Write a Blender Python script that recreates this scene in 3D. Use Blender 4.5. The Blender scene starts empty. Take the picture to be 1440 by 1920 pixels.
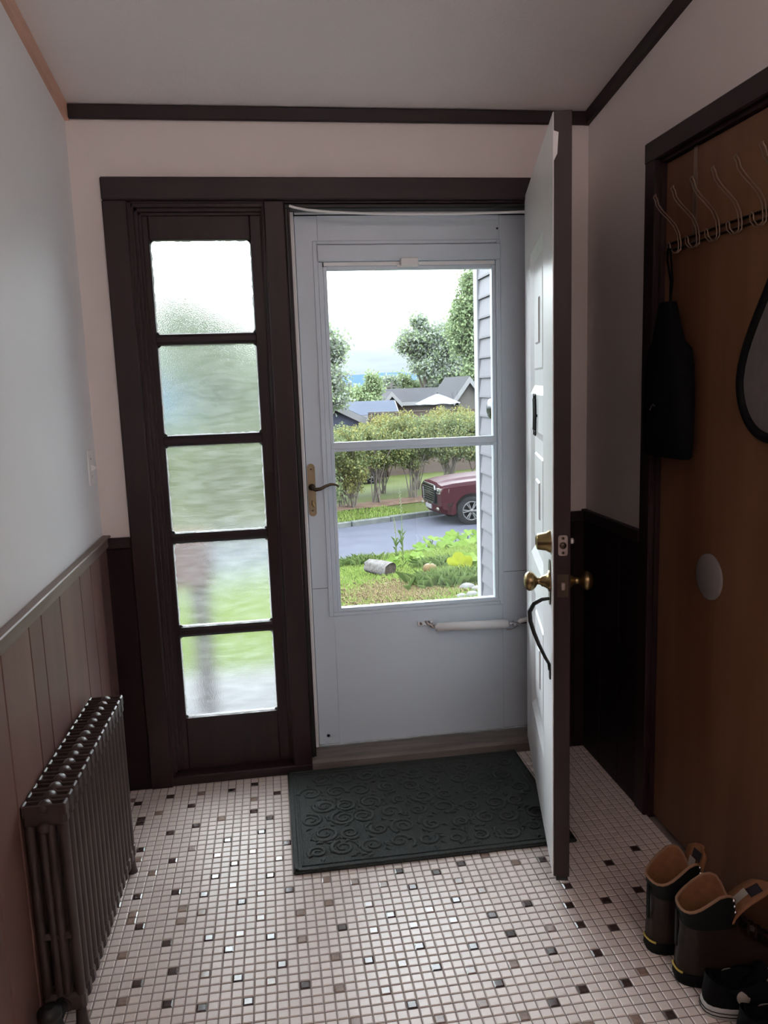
import bpy, math, random
import numpy as np
from mathutils import Vector, Matrix

# ------------------------------------------------------------------ camera
SC = bpy.context.scene
COL = SC.collection
FPX = 1491.3
CAM = Vector((0.6061, -2.9082, 1.473))
YAW, PIT, ROL = 0.1403, 0.1589, -0.0339


def cam_axes():
    cy, sy, cp, sp, cr, sr = math.cos(YAW), math.sin(YAW), math.cos(PIT), math.sin(PIT), math.cos(ROL), math.sin(ROL)
    w = Vector((sy * cp, cy * cp, -sp))
    r = Vector((cy, -sy, 0))
    u = r.cross(w)
    return cr * r + sr * u, -sr * r + cr * u, w


AR, AU, AW = cam_axes()
cd = bpy.data.cameras.new('camera')
cam = bpy.data.objects.new('camera', cd)
COL.objects.link(cam)
M4 = Matrix.Identity(4)
for i in range(3):
    M4[i][0], M4[i][1], M4[i][2], M4[i][3] = AR[i], AU[i], -AW[i], CAM[i]
cam.matrix_world = M4
cd.sensor_fit = 'VERTICAL'
cd.sensor_height = 24.0
cd.sensor_width = 18.0
cd.lens = FPX * 24.0 / 1920.0
cd.clip_start = 0.02
cd.clip_end = 6000
SC.camera = cam


def hit(px, py, ax, val):
    """the point of the world that lies on the plane axis=val in the direction of a pixel of the photograph"""
    d = AW + AR * ((px - 720) / FPX) - AU * ((py - 960) / FPX)
    t = (val - CAM[ax]) / d[ax]
    return CAM + d * t


# ------------------------------------------------------------------ sky, exposure
world = bpy.data.worlds.new('overcast_sky')
SC.world = world
world.use_nodes = True
wn, wl = world.node_tree.nodes, world.node_tree.links
wn.clear()
w_out = wn.new('ShaderNodeOutputWorld')
w_bg = wn.new('ShaderNodeBackground')
w_tc = wn.new('ShaderNodeTexCoord')
w_sep = wn.new('ShaderNodeSeparateXYZ')
w_ramp = wn.new('ShaderNodeValToRGB')
w_cl = wn.new('ShaderNodeTexNoise')
w_map = wn.new('ShaderNodeMapping')
w_str = wn.new('ShaderNodeValToRGB')
w_mul = wn.new('ShaderNodeMath')
w_mul.operation = 'MULTIPLY'
w_add = wn.new('ShaderNodeMath')
w_add.operation = 'MULTIPLY_ADD'
SKY = 20.0
wl.new(w_tc.outputs['Generated'], w_sep.inputs[0])
wl.new(w_tc.outputs['Generated'], w_map.inputs[0])
w_map.inputs['Scale'].default_value = (3, 3, 22)
wl.new(w_map.outputs[0], w_cl.inputs['Vector'])
w_cl.inputs['Scale'].default_value = 1.6
w_cl.inputs['Detail'].default_value = 4
# height of the direction, shifted a little by the cloud noise
wl.new(w_cl.outputs[0], w_add.inputs[0])
w_add.inputs[1].default_value = 0.09
wl.new(w_sep.outputs[2], w_add.inputs[2])
wl.new(w_add.outputs[0], w_ramp.inputs[0])
wl.new(w_add.outputs[0], w_str.inputs[0])


def stops(ramp, st):
    cr = ramp.color_ramp
    while len(cr.elements) < len(st):
        cr.elements.new(0.5)
    for e, (p, c) in zip(cr.elements, st):
        e.position = p
        e.color = (*c, 1) if len(c) == 3 else c


stops(w_ramp, [(0.0, (.72, .86, .95)), (0.08, (.86, .96, 1.0)), (0.14, (.93, .98, 1.0)), (0.22, (.94, .98, 1.04)), (1.0, (.94, .98, 1.04))])
stops(w_str, [(0.0, (.049,) * 3), (0.07, (.056,) * 3), (0.11, (.078,) * 3), (0.16, (.30,) * 3), (0.22, (1.0,) * 3), (1.0, (1.0,) * 3)])
wl.new(w_str.outputs[0], w_mul.inputs[0])
w_mul.inputs[1].default_value = SKY
wl.new(w_ramp.outputs[0], w_bg.inputs[0])
wl.new(w_mul.outputs[0], w_bg.inputs[1])
wl.new(w_bg.outputs[0], w_out.inputs[0])

SC.view_settings.view_transform = 'Standard'
SC.view_settings.look = 'None'
SC.view_settings.exposure = 0.0
SC.view_settings.gamma = 1.0
SC.view_settings.use_curve_mapping = False
cy_ = SC.cycles
cy_.use_denoising = True
cy_.max_bounces = 14
cy_.diffuse_bounces = 8
cy_.glossy_bounces = 6
cy_.transmission_bounces = 10
cy_.transparent_max_bounces = 16
cy_.sample_clamp_indirect = 8.0
cy_.caustics_refractive = True
cy_.caustics_reflective = True
cy_.blur_glossy = 0.4

# added fill light behind the viewer, in place of daylight from unseen rooms
ld = bpy.data.lights.new('rear_fill_light', 'AREA')
ld.shape = 'RECTANGLE'
ld.size, ld.size_y = 1.0, .7
ld.energy = 39.0
ld.color = (1.0, .93, .93)
lo = bpy.data.objects.new('rear_fill_light', ld)
lo.location = (1.62, -4.3, 2.55)
lo.rotation_euler = Vector((.62, -.14, -.77)).to_track_quat('Z', 'Y').to_euler()
COL.objects.link(lo)

# ------------------------------------------------------------------ helpers
RND = random.Random(7)
NPR = np.random.default_rng(11)


class MB:
    def __init__(s):
        s.v, s.f, s.mi, s.sm = [], [], [], []

    def add(s, vs, fs, m=0, smooth=False):
        o = len(s.v)
        s.v += [tuple(p) for p in vs]
        for f in fs:
            s.f.append([i + o for i in f])
            s.mi.append(m)
            s.sm.append(smooth)
        return s

    def box(s, x0, x1, y0, y1, z0, z1, b=0.0, m=0):
        if x1 < x0: x0, x1 = x1, x0
        if y1 < y0: y0, y1 = y1, y0
        if z1 < z0: z0, z1 = z1, z0
        if b <= 0:
            vs = [(x, y, z) for x in (x0, x1) for y in (y0, y1) for z in (z0, z1)]
            return s.add(vs, [(0, 1, 3, 2), (4, 6, 7, 5), (0, 4, 5, 1), (2, 3, 7, 6), (0, 2, 6, 4), (1, 5, 7, 3)], m)
        b = min(b, (x1 - x0) * .45, (y1 - y0) * .45, (z1 - z0) * .45)
        X, Y, Z = (x0, x1), (y0, y1), (z0, z1)
        sg = (1, -1)
        vs = []
        idx = {}
        for i in (0, 1):
            for j in (0, 1):
                for k in (0, 1):
                    p = [X[i], Y[j], Z[k]]
                    q = [X[i] + sg[i] * b, Y[j] + sg[j] * b, Z[k] + sg[k] * b]
                    for a in range(3):
                        idx[(i, j, k, a)] = len(vs)
                        t = list(q)
                        t[a] = p[a]
                        vs.append(t)
        fs = []
        for a in range(3):
            for e in (0, 1):
                c = []
                for (g, h) in ((0, 0), (0, 1), (1, 1), (1, 0)):
                    ijk = [0, 0, 0]
                    ijk[a] = e
                    o_ = [n for n in range(3) if n != a]
                    ijk[o_[0]], ijk[o_[1]] = g, h
                    c.append(idx[(*ijk, a)])
                fs.append(c)
        for a in range(3):
            o_ = [n for n in range(3) if n != a]
            for g in (0, 1):
                for h in (0, 1):
                    lo_, hi_ = [0, 0, 0], [0, 0, 0]
                    lo_[o_[0]] = hi_[o_[0]] = g
                    lo_[o_[1]] = hi_[o_[1]] = h
                    hi_[a] = 1
                    fs.append([idx[(*lo_, o_[0])], idx[(*hi_, o_[0])], idx[(*hi_, o_[1])], idx[(*lo_, o_[1])]])
        for i in (0, 1):
            for j in (0, 1):
                for k in (0, 1):
                    fs.append([idx[(i, j, k, 0)], idx[(i, j, k, 1)], idx[(i, j, k, 2)]])
        return s.add(vs, fs, m)

    def loft(s, rings, c0=True, c1=True, m=0, smooth=True, closed=True):
        n = len(rings[0])
        vs = [p for r in rings for p in r]
        fs = []
        for a in range(len(rings) - 1):
            for i in range(n if closed else n - 1):
                j = (i + 1) % n
                fs.append((a * n + i, a * n + j, (a + 1) * n + j, (a + 1) * n + i))
        s.add(vs, fs, m, smooth)
        if c0: s.add(rings[0], [tuple(range(n))[::-1]], m)
        if c1: s.add(rings[-1], [tuple(range(n))], m)
        return s

    def tube(s, pts, r, n=8, caps=True, m=0, closed=False, flat=1.0):
        pts = [Vector(p) for p in pts]
        k = len(pts)
        rs = [r] * k if not isinstance(r, (list, tuple)) else r
        rings = []
        up = None
        for i, p in enumerate(pts):
            if closed:
                t = pts[(i + 1) % k] - pts[i - 1]
            else:
                t = pts[min(i + 1, k - 1)] - pts[max(i - 1, 0)]
            t.normalize()
            if up is None:
                up = Vector((0, 0, 1)) if abs(t.z) < .9 else Vector((1, 0, 0))
            a = t.cross(up)
            if a.length < 1e-6: a = t.cross(Vector((0, 1, 0)))
            a.normalize()
            b = a.cross(t)
            up = b
            rings.append([p + a * (rs[i] * math.cos(2 * math.pi * q / n)) + b * (rs[i] * flat * math.sin(2 * math.pi * q / n)) for q in range(n)])
        if closed:
            rings.append(rings[0])
            return s.loft(rings, False, False, m)
        return s.loft(rings, caps, caps, m)

    def lathe(s, prof, o=(0, 0, 0), axis=(0, 0, 1), n=20, m=0, caps=True, smooth=True, sx=1.0, ang=None):
        ax = Vector(axis).normalized()
        a = ax.orthogonal().normalized() if ang is None else Vector(ang)
        b = ax.cross(a)
        o = Vector(o)
        rings = [[o + ax * h + a * (r * math.cos(2 * math.pi * q / n)) + b * (r * sx * math.sin(2 * math.pi * q / n)) for q in range(n)] for r, h in prof]
        return s.loft(rings, caps, caps, m, smooth)

    def ball(s, c, r, nu=10, nv=7, m=0):
        r = (r, r, r) if not isinstance(r, (tuple, list)) else r
        rings = []
        for i in range(nv + 1):
            ph = -math.pi / 2 + math.pi * i / nv
            k = max(math.cos(ph), .02)
            rings.append([(c[0] + r[0] * k * math.cos(2 * math.pi * q / nu), c[1] + r[1] * k * math.sin(2 * math.pi * q / nu), c[2] + r[2] * math.sin(ph)) for q in range(nu)])
        return s.loft(rings, True, True, m)

    def prism(s, poly, fn, d0, d1, m=0):
        """poly: 2-D outline, fn(a, b, d) -> 3-D"""
        n = len(poly)
        A = [fn(a, b, d0) for a, b in poly]
        B = [fn(a, b, d1) for a, b in poly]
        fs = [tuple(range(n))[::-1], tuple(range(n, 2 * n))]
        fs += [(i, (i + 1) % n, n + (i + 1) % n, n + i) for i in range(n)]
        return s.add(A + B, fs, m)

    def build(s, name, mats, parent=None, world=False, loc=None):
        off = Vector((0, 0, 0))
        if world and parent is not None:
            rt = parent
            while rt.parent: rt = rt.parent
            off = rt.location
        me = bpy.data.meshes.new(name)
        me.from_pydata([(p[0] - off[0], p[1] - off[1], p[2] - off[2]) for p in s.v], [], s.f)
        for mm in (mats if isinstance(mats, (list, tuple)) else [mats]):
            me.materials.append(mm)
        me.polygons.foreach_set('material_index', s.mi)
        me.polygons.foreach_set('use_smooth', s.sm)
        me.update()
        fix_normals(me)
        o = bpy.data.objects.new(name, me)
        COL.objects.link(o)
        if parent is not None: o.parent = parent
        if loc is not None: o.location = loc
        return o


def fix_normals(me):
    import bmesh
    bm = bmesh.new()
    bm.from_mesh(me)
    bmesh.ops.recalc_face_normals(bm, faces=bm.faces)
    bm.to_mesh(me)
    bm.free()


def thing(name, label, cat, loc=(0, 0, 0), rz=0.0, group=None):
    o = bpy.data.objects.new(name, None)
    o.empty_display_size = .1
    COL.objects.link(o)
    o.location = loc
    o.rotation_euler = (0, 0, rz)
    return tag(o, label, cat, group)


def tag(o, label, cat, group=None, kind=None):
    o['label'] = label
    o['category'] = cat
    if group: o['group'] = group
    if kind: o['kind'] = kind
    return o


def st(o, label, cat):
    return tag(o, label, cat, None, 'structure')


def copy_tree(o, parent=None):
    c = o.copy()
    COL.objects.link(c)
    if parent is not None: c.parent = parent
    for ch in list(o.children): copy_tree(ch, c)
    return c


def np_mesh(name, V, F, mats, parent=None, smooth=False, mi=None):
    V = np.asarray(V, dtype=np.float32)
    F = np.asarray(F, dtype=np.int32)
    me = bpy.data.meshes.new(name)
    me.vertices.add(len(V))
    me.vertices.foreach_set('co', V.ravel())
    k = F.shape[1]
    me.loops.add(F.size)
    me.loops.foreach_set('vertex_index', F.ravel())
    me.polygons.add(len(F))
    me.polygons.foreach_set('loop_start', np.arange(0, F.size, k, dtype=np.int32))
    for mm in (mats if isinstance(mats, (list, tuple)) else [mats]): me.materials.append(mm)
    if mi is not None: me.polygons.foreach_set('material_index', np.asarray(mi, dtype=np.int32))
    if smooth: me.polygons.foreach_set('use_smooth', np.ones(len(F), dtype=bool))
    me.update(calc_edges=True)
    me.validate()
    o = bpy.data.objects.new(name, me)
    COL.objects.link(o)
    if parent is not None: o.parent = parent
    return o


# ------------------------------------------------------------------ materials
def lin(c):
    return tuple((x / 255 / 12.92) if x / 255 <= .04045 else ((x / 255 + .055) / 1.055) ** 2.4 for x in c)


def mat(name, c, rough=.5, metal=0.0, c2=None, scale=(8, 8, 8), detail=4, bump=0.0, bscale=60, spec=.5, coat=0.0, trans=0.0, per=None, sub=None):
    m = bpy.data.materials.new(name)
    m.use_nodes = True
    n, l = m.node_tree.nodes, m.node_tree.links
    b = n['Principled BSDF']
    b.inputs['Roughness'].default_value = rough
    b.inputs['Metallic'].default_value = metal
    b.inputs['Specular IOR Level'].default_value = spec
    b.inputs['Coat Weight'].default_value = coat
    b.inputs['Base Color'].default_value = (*c, 1)
    tc = n.new('ShaderNodeTexCoord')
    if c2 is not None:
        mp = n.new('ShaderNodeMapping')
        mp.inputs['Scale'].default_value = scale
        nz = n.new('ShaderNodeTexNoise')
        nz.inputs['Scale'].default_value = 1.0
        nz.inputs['Detail'].default_value = detail
        rp = n.new('ShaderNodeValToRGB')
        stops(rp, [(.32, c), (.68, c2)])
        l.new(tc.outputs['Object'], mp.inputs[0])
        l.new(mp.outputs[0], nz.inputs['Vector'])
        l.new(nz.outputs[0], rp.inputs[0])
        colour = rp.outputs[0]
        if per:
            src = n.new('ShaderNodeObjectInfo').outputs['Random'] if per == 'object' else n.new('ShaderNodeNewGeometry').outputs['Random Per Island']
            r2 = n.new('ShaderNodeValToRGB')
            stops(r2, [(0, c), (1, c2)])
            l.new(src, r2.inputs[0])
            mx = n.new('ShaderNodeMix')
            mx.data_type = 'RGBA'
            mx.inputs[0].default_value = .7
            l.new(colour, mx.inputs[6])
            l.new(r2.outputs[0], mx.inputs[7])
            colour = mx.outputs[2]
        l.new(colour, b.inputs['Base Color'])
    if bump > 0:
        nb = n.new('ShaderNodeTexNoise')
        nb.inputs['Scale'].default_value = bscale
        nb.inputs['Detail'].default_value = 5
        bp = n.new('ShaderNodeBump')
        bp.inputs['Strength'].default_value = bump
        bp.inputs['Distance'].default_value = .01
        l.new(tc.outputs['Object'], nb.inputs['Vector'])
        l.new(nb.outputs[0], bp.inputs['Height'])
        l.new(bp.outputs[0], b.inputs['Normal'])
    if trans > 0:
        tr = n.new('ShaderNodeBsdfTranslucent')
        ms = n.new('ShaderNodeMixShader')
        ms.inputs[0].default_value = trans
        if c2 is not None:
            l.new(colour, tr.inputs[0])
        else:
            tr.inputs[0].default_value = (*c, 1)
        l.new(b.outputs[0], ms.inputs[1])
        l.new(tr.outputs[0], ms.inputs[2])
        l.new(ms.outputs[0], n['Material Output'].inputs[0])
    return m


def glass_clear(name, tint=(.93, .96, .96), gloss=.05, rough=0.0):
    m = bpy.data.materials.new(name)
    m.use_nodes = True
    n, l = m.node_tree.nodes, m.node_tree.links
    n.remove(n['Principled BSDF'])
    t = n.new('ShaderNodeBsdfTransparent')
    t.inputs[0].default_value = (*tint, 1)
    g = n.new('ShaderNodeBsdfGlossy')
    g.inputs['Roughness'].default_value = rough
    fr = n.new('ShaderNodeFresnel')
    fr.inputs[0].default_value = 1.45
    ms = n.new('ShaderNodeMixShader')
    l.new(fr.outputs[0], ms.inputs[0])
    l.new(t.outputs[0], ms.inputs[1])
    l.new(g.outputs[0], ms.inputs[2])
    l.new(ms.outputs[0], n['Material Output'].inputs[0])
    return m


def glass_frosted(name):
    """obscure glass: pebbled, blurs what lies behind; dusty, whiter scratches"""
    m = bpy.data.materials.new(name)
    m.use_nodes = True
    n, l = m.node_tree.nodes, m.node_tree.links
    n.remove(n['Principled BSDF'])
    tc = n.new('ShaderNodeTexCoord')
    nz = n.new('ShaderNodeTexNoise')
    nz.inputs['Scale'].default_value = 330
    nz.inputs['Detail'].default_value = 3
    bp = n.new('ShaderNodeBump')
    bp.inputs['Strength'].default_value = .45
    bp.inputs['Distance'].default_value = .003
    rf = n.new('ShaderNodeBsdfRefraction')
    rf.inputs['IOR'].default_value = 1.12
    rf.inputs['Roughness'].default_value = .26
    rf.inputs[0].default_value = (.95, .98, .97, 1)
    tl = n.new('ShaderNodeBsdfTranslucent')
    tl.inputs[0].default_value = (.92, .95, .97, 1)
    gl = n.new('ShaderNodeBsdfGlossy')
    gl.inputs['Roughness'].default_value = .3
    m1, m2 = n.new('ShaderNodeMixShader'), n.new('ShaderNodeMixShader')
    l.new(tc.outputs['Object'], nz.inputs['Vector'])
    l.new(nz.outputs[0], bp.inputs['Height'])
    l.new(bp.outputs[0], rf.inputs['Normal'])
    # streaks and smudges of dust
    mp = n.new('ShaderNodeMapping')
    mp.inputs['Scale'].default_value = (14, 14, 60)
    mp.inputs['Rotation'].default_value = (0, .12, 0)
    n2 = n.new('ShaderNodeTexNoise')
    n2.inputs['Scale'].default_value = 1
    n2.inputs['Detail'].default_value = 7
    n2.inputs['Roughness'].default_value = .7
    r2 = n.new('ShaderNodeValToRGB')
    stops(r2, [(.40, (.02, .02, .02)), (.75, (.075, .075, .075))])
    l.new(tc.outputs['Object'], mp.inputs[0])
    l.new(mp.outputs[0], n2.inputs['Vector'])
    l.new(n2.outputs[0], r2.inputs[0])
    l.new(r2.outputs[0], m1.inputs[0])
    l.new(rf.outputs[0], m1.inputs[1])
    l.new(tl.outputs[0], m1.inputs[2])
    m2.inputs[0].default_value = .05
    l.new(m1.outputs[0], m2.inputs[1])
    l.new(gl.outputs[0], m2.inputs[2])
    l.new(m2.outputs[0], n['Material Output'].inputs[0])
    return m


M = {}
M['plaster'] = mat('plaster', (.80, .73, .70), .8, c2=(.76, .69, .66), scale=(3, 3, 3), bump=.06, bscale=90)  # warm bounce light from floor and wood is mixed into this colour
M['plaster_left'] = mat('plaster_left', (.84, .84, .86), .6, c2=(.81, .81, .83), scale=(2, 2, 2), bump=.04, bscale=80)  # same plaster without the warm bounce tint, for the left wall
M['ceiling'] = mat('ceiling_paint', (.88, .82, .80), .85, c2=(.85, .79, .77), scale=(2, 2, 2), bump=.1, bscale=130)  # warm bounce light is put into the ceiling colour too
M['dark'] = mat('dark_stained_wood', (.034, .013, .016), .45, c2=(.020, .009, .011), scale=(30, 30, 2.5), bump=.05, bscale=40, spec=.35)
M['dark_x'] = mat('dark_stained_wood_lengthwise', (.030, .014, .017), .45, c2=(.019, .010, .012), scale=(2.5, 30, 30), bump=.05, bscale=40, spec=.35)
M['dark_y'] = mat('dark_stained_wood_along_wall', (.030, .013, .015), .45, c2=(.019, .010, .012), scale=(30, 2.5, 30), bump=.05, bscale=40, spec=.35)
M['crown_left'] = mat('lit_crown_wood', (0.7000, 0.4125, 0.3000), .5, c2=(0.6000, 0.3375, 0.2500), scale=(25, 2, 25))  # wood colour raised to stand for the light on the left crown
M['plank'] = mat('wainscot_wood_lit', (0.1838, 0.0990, 0.0778), .5, c2=(0.0920, 0.0452, 0.0395), scale=(9, 9, 1.2), bump=.04, bscale=30, per='object', spec=.3)  # left boards coloured lighter than the others, to look lit
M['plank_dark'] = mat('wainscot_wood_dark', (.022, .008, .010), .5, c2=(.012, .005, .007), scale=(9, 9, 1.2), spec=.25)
M['rail'] = mat('chair_rail_lit', (0.1840, 0.1323, 0.1035), .5, c2=(0.1265, 0.0805, 0.0633), scale=(25, 2, 25), spec=.35)  # left rail lighter than the other rails: light painted into the wood
M['slab'] = mat('reddish_wood_veneer', (.22, .105, .055), .45, c2=(.15, .065, .034), scale=(7, 7, .7), detail=6, spec=.3)
M['storm'] = mat('storm_door_paint', (.67, .75, .83), .4, c2=(.64, .72, .80), scale=(2, 2, 2))
M['white'] = mat('white_door_paint', (.84, .84, .84), .35, c2=(.80, .80, .80), scale=(3, 3, 3))
M['strip'] = mat('white_vinyl', (.86, .86, .86), .45)
M['threshold'] = mat('weathered_threshold', (.20, .17, .15), .6, c2=(.12, .095, .085), scale=(4, 40, 30), bump=.2, bscale=30)
M['brass'] = mat('aged_brass', (.36, .26, .12), .3, 1.0, c2=(.24, .17, .085), scale=(30, 30, 30))
M['brass_plate'] = mat('brushed_brass', (.42, .34, .22), .42, .9, c2=(.33, .27, .18), scale=(60, 60, 9))
M['bronze'] = mat('dark_bronze', (.11, .085, .06), .35, 1.0)
M['car_chrome'] = mat('car_chrome', (.055, .055, .058), .25, 1.0)
M['chrome'] = mat('chrome', (.75, .75, .76), .18, 1.0)
M['steel'] = mat('worn_steel', (.48, .40, .37), .4, .9, c2=(.36, .29, .27), scale=(40, 40, 40))
M['iron'] = mat('painted_cast_iron', (0.0630, 0.0414, 0.0378), .45, 0.0, c2=(0.0405, 0.0270, 0.0252), scale=(20, 20, 20), bump=.05, bscale=120, spec=.4)
M['black_iron'] = mat('black_iron', (.018, .016, .016), .45, .3)
M['wire'] = mat('bronze_wire', (.30, .21, .16), .4, .8)
M['black'] = mat('black_cloth', (.004, .004, .0045), .9, c2=(.006, .006, .006), scale=(60, 60, 60), bump=.1, bscale=200, spec=.1)
M['black_rim'] = mat('black_plastic', (.004, .004, .004), .6, spec=.15)
M['grey_face'] = mat('grey_fabric', (0.1500, 0.1275, 0.1275), .8, c2=(0.1275, 0.1087, 0.1087), scale=(40, 40, 40))
M['pale'] = mat('pale_plastic', (0.2200, 0.1925, 0.1870), .6)
M['mat_base'] = mat('rubber_mat', (.022, .027, .025), .85, c2=(.034, .040, .037), scale=(90, 90, 90), bump=.5, bscale=260)
M['mat_relief'] = mat('mat_relief_fibre', (.030, .036, .033), .8, c2=(.042, .05, .046), scale=(90, 90, 90), bump=.5, bscale=300)
M['grout'] = mat('grout', (.17, .135, .12), .9, c2=(.22, .18, .16), scale=(12, 12, 12))
TA, TB = (.80, .70, .65), (.69, .595, .545)
M['tile'] = mat('beige_tile_glaze', TA, .33, c2=TB, scale=(160, 160, 160), detail=3, per='object')
M['tile_s'] = mat('beige_tile_glaze_far', TA, .33, c2=TB, scale=(160, 160, 160), detail=3, per='island')
M['tile_brown'] = mat('brown_tile_glaze', (.040, .026, .024), .16, c2=(.085, .05, .045), scale=(90, 90, 90), detail=3)
M['tile_tan'] = mat('tan_tile_glaze', (.22, .15, .12), .18, c2=(.30, .21, .17), scale=(70, 70, 70), detail=3)
# footwear
M['leather'] = mat('dark_brown_leather', (0.0160, 0.0088, 0.0072), .5, c2=(0.0240, 0.0128, 0.0096), scale=(25, 25, 25), bump=.15, bscale=90, spec=.3)
M['leather_lit'] = mat('tan_leather', (.20, .10, .05), .5, c2=(.15, .075, .04), scale=(30, 30, 30), bump=.15, bscale=90)
M['collar'] = mat('black_padded_collar', (.007, .0075, .0075), .7, spec=.2)
M['lining'] = mat('tan_lining', (0.2550, 0.1050, 0.0413), .85, c2=(0.2025, 0.0825, 0.0338), scale=(60, 60, 60), bump=.2, bscale=200)
M['lining_edge'] = mat('tan_edge_binding', (0.2400, 0.1240, 0.0680), .8)
M['sole'] = mat('black_rubber', (.006, .006, .006), .8, spec=.15)
M['yellow'] = mat('yellow_stripe', (.55, .42, .09), .6)
M['label'] = mat('dark_woven_label', (.02, .014, .02), .8)
M['white_tag'] = mat('pale_tag', (.34, .30, .26), .7)
M['suede'] = mat('black_suede', (.004, .004, .0045), .9, c2=(.007, .007, .007), scale=(90, 90, 90), spec=.1)
M['white_rubber'] = mat('white_rubber', (.45, .44, .42), .6)
# outside
M['siding'] = mat('white_vinyl_siding', (.082, .080, .088), .55, c2=(.077, .075, .083), scale=(4, 4, 4), spec=.05)
M['corner'] = mat('white_corner_trim', (0.1700, 0.1700, 0.1836), .5, spec=.05)
M['concrete'] = mat('porch_concrete', (0.0672, 0.0672, 0.0694), .8, c2=(0.0560, 0.0560, 0.0582), scale=(6, 6, 6), bump=.2, bscale=40, spec=.05)
M['lawn'] = mat('lawn_turf', (0.0258, 0.0322, 0.0103), .9, c2=(0.0361, 0.0386, 0.0155), scale=(1.6, 1.6, 1.6), detail=8, bump=.5, bscale=12, spec=.05)
M['lawn_far'] = mat('far_lawn_turf', (.021, .028, .006), .9, c2=(.026, .030, .009), scale=(.8, .8, .8), detail=8, spec=.05)
M['soil'] = mat('bare_soil', (0.0455, 0.0338, 0.0247), .95, c2=(0.0780, 0.0618, 0.0423), scale=(5, 5, 5), detail=8, bump=.6, bscale=18, spec=.05)
M['mulch'] = mat('red_brown_mulch', (0.0378, 0.0243, 0.0178), .95, c2=(0.0621, 0.0405, 0.0297), scale=(4, 4, 4), detail=8, bump=.6, bscale=12, spec=.05)
M['asphalt'] = mat('pale_asphalt', (.031, .0325, .043), .75, c2=(.026, .0275, .037), scale=(2, 2, 2), detail=9, bump=.25, bscale=30, spec=.05)
M['granite'] = mat('granite_curb', (0.0354, 0.0387, 0.0387), .85, c2=(0.0549, 0.0580, 0.0562), scale=(6, 6, 6), detail=7, bump=.4, bscale=14, spec=.05)
M['blade'] = mat('grass_blade', (0.0762, 0.1254, 0.0251), .6, c2=(0.1344, 0.1613, 0.0493), scale=(3, 3, 3), trans=.35, per='island', spec=.05)
M['blade_tall'] = mat('tall_grass_blade', (0.0550, 0.0900, 0.0278), .55, c2=(0.0969, 0.1237, 0.0456), scale=(3, 3, 3), trans=.35, per='island', spec=.05)
M['straw'] = mat('dry_grass', (0.1792, 0.1389, 0.0806), .8, c2=(0.1165, 0.0896, 0.0493), scale=(3, 3, 3), trans=.2, per='island', spec=.05)


def leafmat(name, a, b, tr=.35):
    return mat(name, a, .55, c2=b, scale=(2.5, 2.5, 2.5), trans=tr, per='island', spec=.05)


M['leaf_hedge'] = leafmat('hedge_leaf', (0.0571, 0.0700, 0.0260), (0.1180, 0.1143, 0.0396))
M['leaf_hedge_dark'] = leafmat('hedge_dark_leaf', (0.0421, 0.0609, 0.0275), (0.0834, 0.0979, 0.0471))
M['leaf_hedge_yellow'] = leafmat('hedge_yellow_leaf', (0.1050, 0.0875, 0.0266), (0.0700, 0.0770, 0.0266))
M['leaf_tree'] = leafmat('tree_leaf', (0.0889, 0.1256, 0.0691), (0.1570, 0.1935, 0.1048))
M['leaf_hazy'] = leafmat('hazy_tree_leaf', (0.1009, 0.1181, 0.1009), (0.1614, 0.1796, 0.1535))  # leaf colour raised to carry the haze of distance
M['leaf_light'] = leafmat('light_tree_leaf', (0.0816, 0.1122, 0.0510), (0.1173, 0.1479, 0.0714))
M['leaf_yellow'] = leafmat('yellow_maple_leaf', (0.1020, 0.1275, 0.0459), (0.1428, 0.1581, 0.0612))
M['bark'] = mat('grey_bark', (0.0500, 0.0425, 0.0375), .9, c2=(0.0750, 0.0650, 0.0550), scale=(8, 8, 2), spec=.05)
M['squash'] = mat('squash_leaf', (.045, .080, .013), .6, c2=(.075, .105, .022), scale=(7, 7, 7), trans=.4, per='object', spec=.05)
M['squash_yellow'] = mat('yellow_squash_leaf', (0.1008, 0.1109, 0.0067), .6, c2=(0.0773, 0.0907, 0.0060), scale=(7, 7, 7), trans=.45, spec=.05)
M['petiole'] = mat('squash_stem', (0.0480, 0.0680, 0.0240), .5, spec=.05)
M['pumpkin'] = mat('pale_pumpkin', (0.0541, 0.0333, 0.0146), .5, c2=(0.0437, 0.0312, 0.0135), scale=(10, 10, 10), spec=.05)
M['flower'] = mat('cream_floret', (0.0750, 0.0750, 0.0550), .7, spec=.05)
M['log'] = mat('grey_weathered_wood', (0.0609, 0.0571, 0.0552), .9, c2=(0.0343, 0.0305, 0.0286), scale=(20, 5, 20), bump=.5, bscale=25, spec=.05)
M['log_end'] = mat('dark_log_end', (0.0160, 0.0130, 0.0110), .9, c2=(0.0300, 0.0240, 0.0200), scale=(20, 20, 20), bump=.5, bscale=25, spec=.05)
M['stone'] = mat('white_stone', (0.0691, 0.0678, 0.0691), .85, c2=(0.0486, 0.0474, 0.0474), scale=(12, 12, 12), bump=.3, bscale=20, spec=.05)
M['maroon'] = mat('maroon_car_paint', (0.0120, 0.0009, 0.0027), .42, 0, coat=.02, spec=.05)
M['car_dark'] = mat('dark_car_paint', (.010, .002, .003), .4, 0, coat=.02, spec=.05)
M['tyre'] = mat('tyre_rubber', (.005, .005, .0056), .85, spec=.05)
M['rim'] = mat('silver_alloy', (.05, .05, .052), .4, .6, spec=.05)
M['carglass'] = mat('car_glass', (.005, .006, .007), .1, 0, spec=.12)
M['lamp_glass'] = mat('headlamp_glass', (.07, .068, .058), .2, .2, spec=.1)
M['dark_plastic'] = mat('dark_plastic', (.003, .003, .0032), .6, spec=.03)
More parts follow.
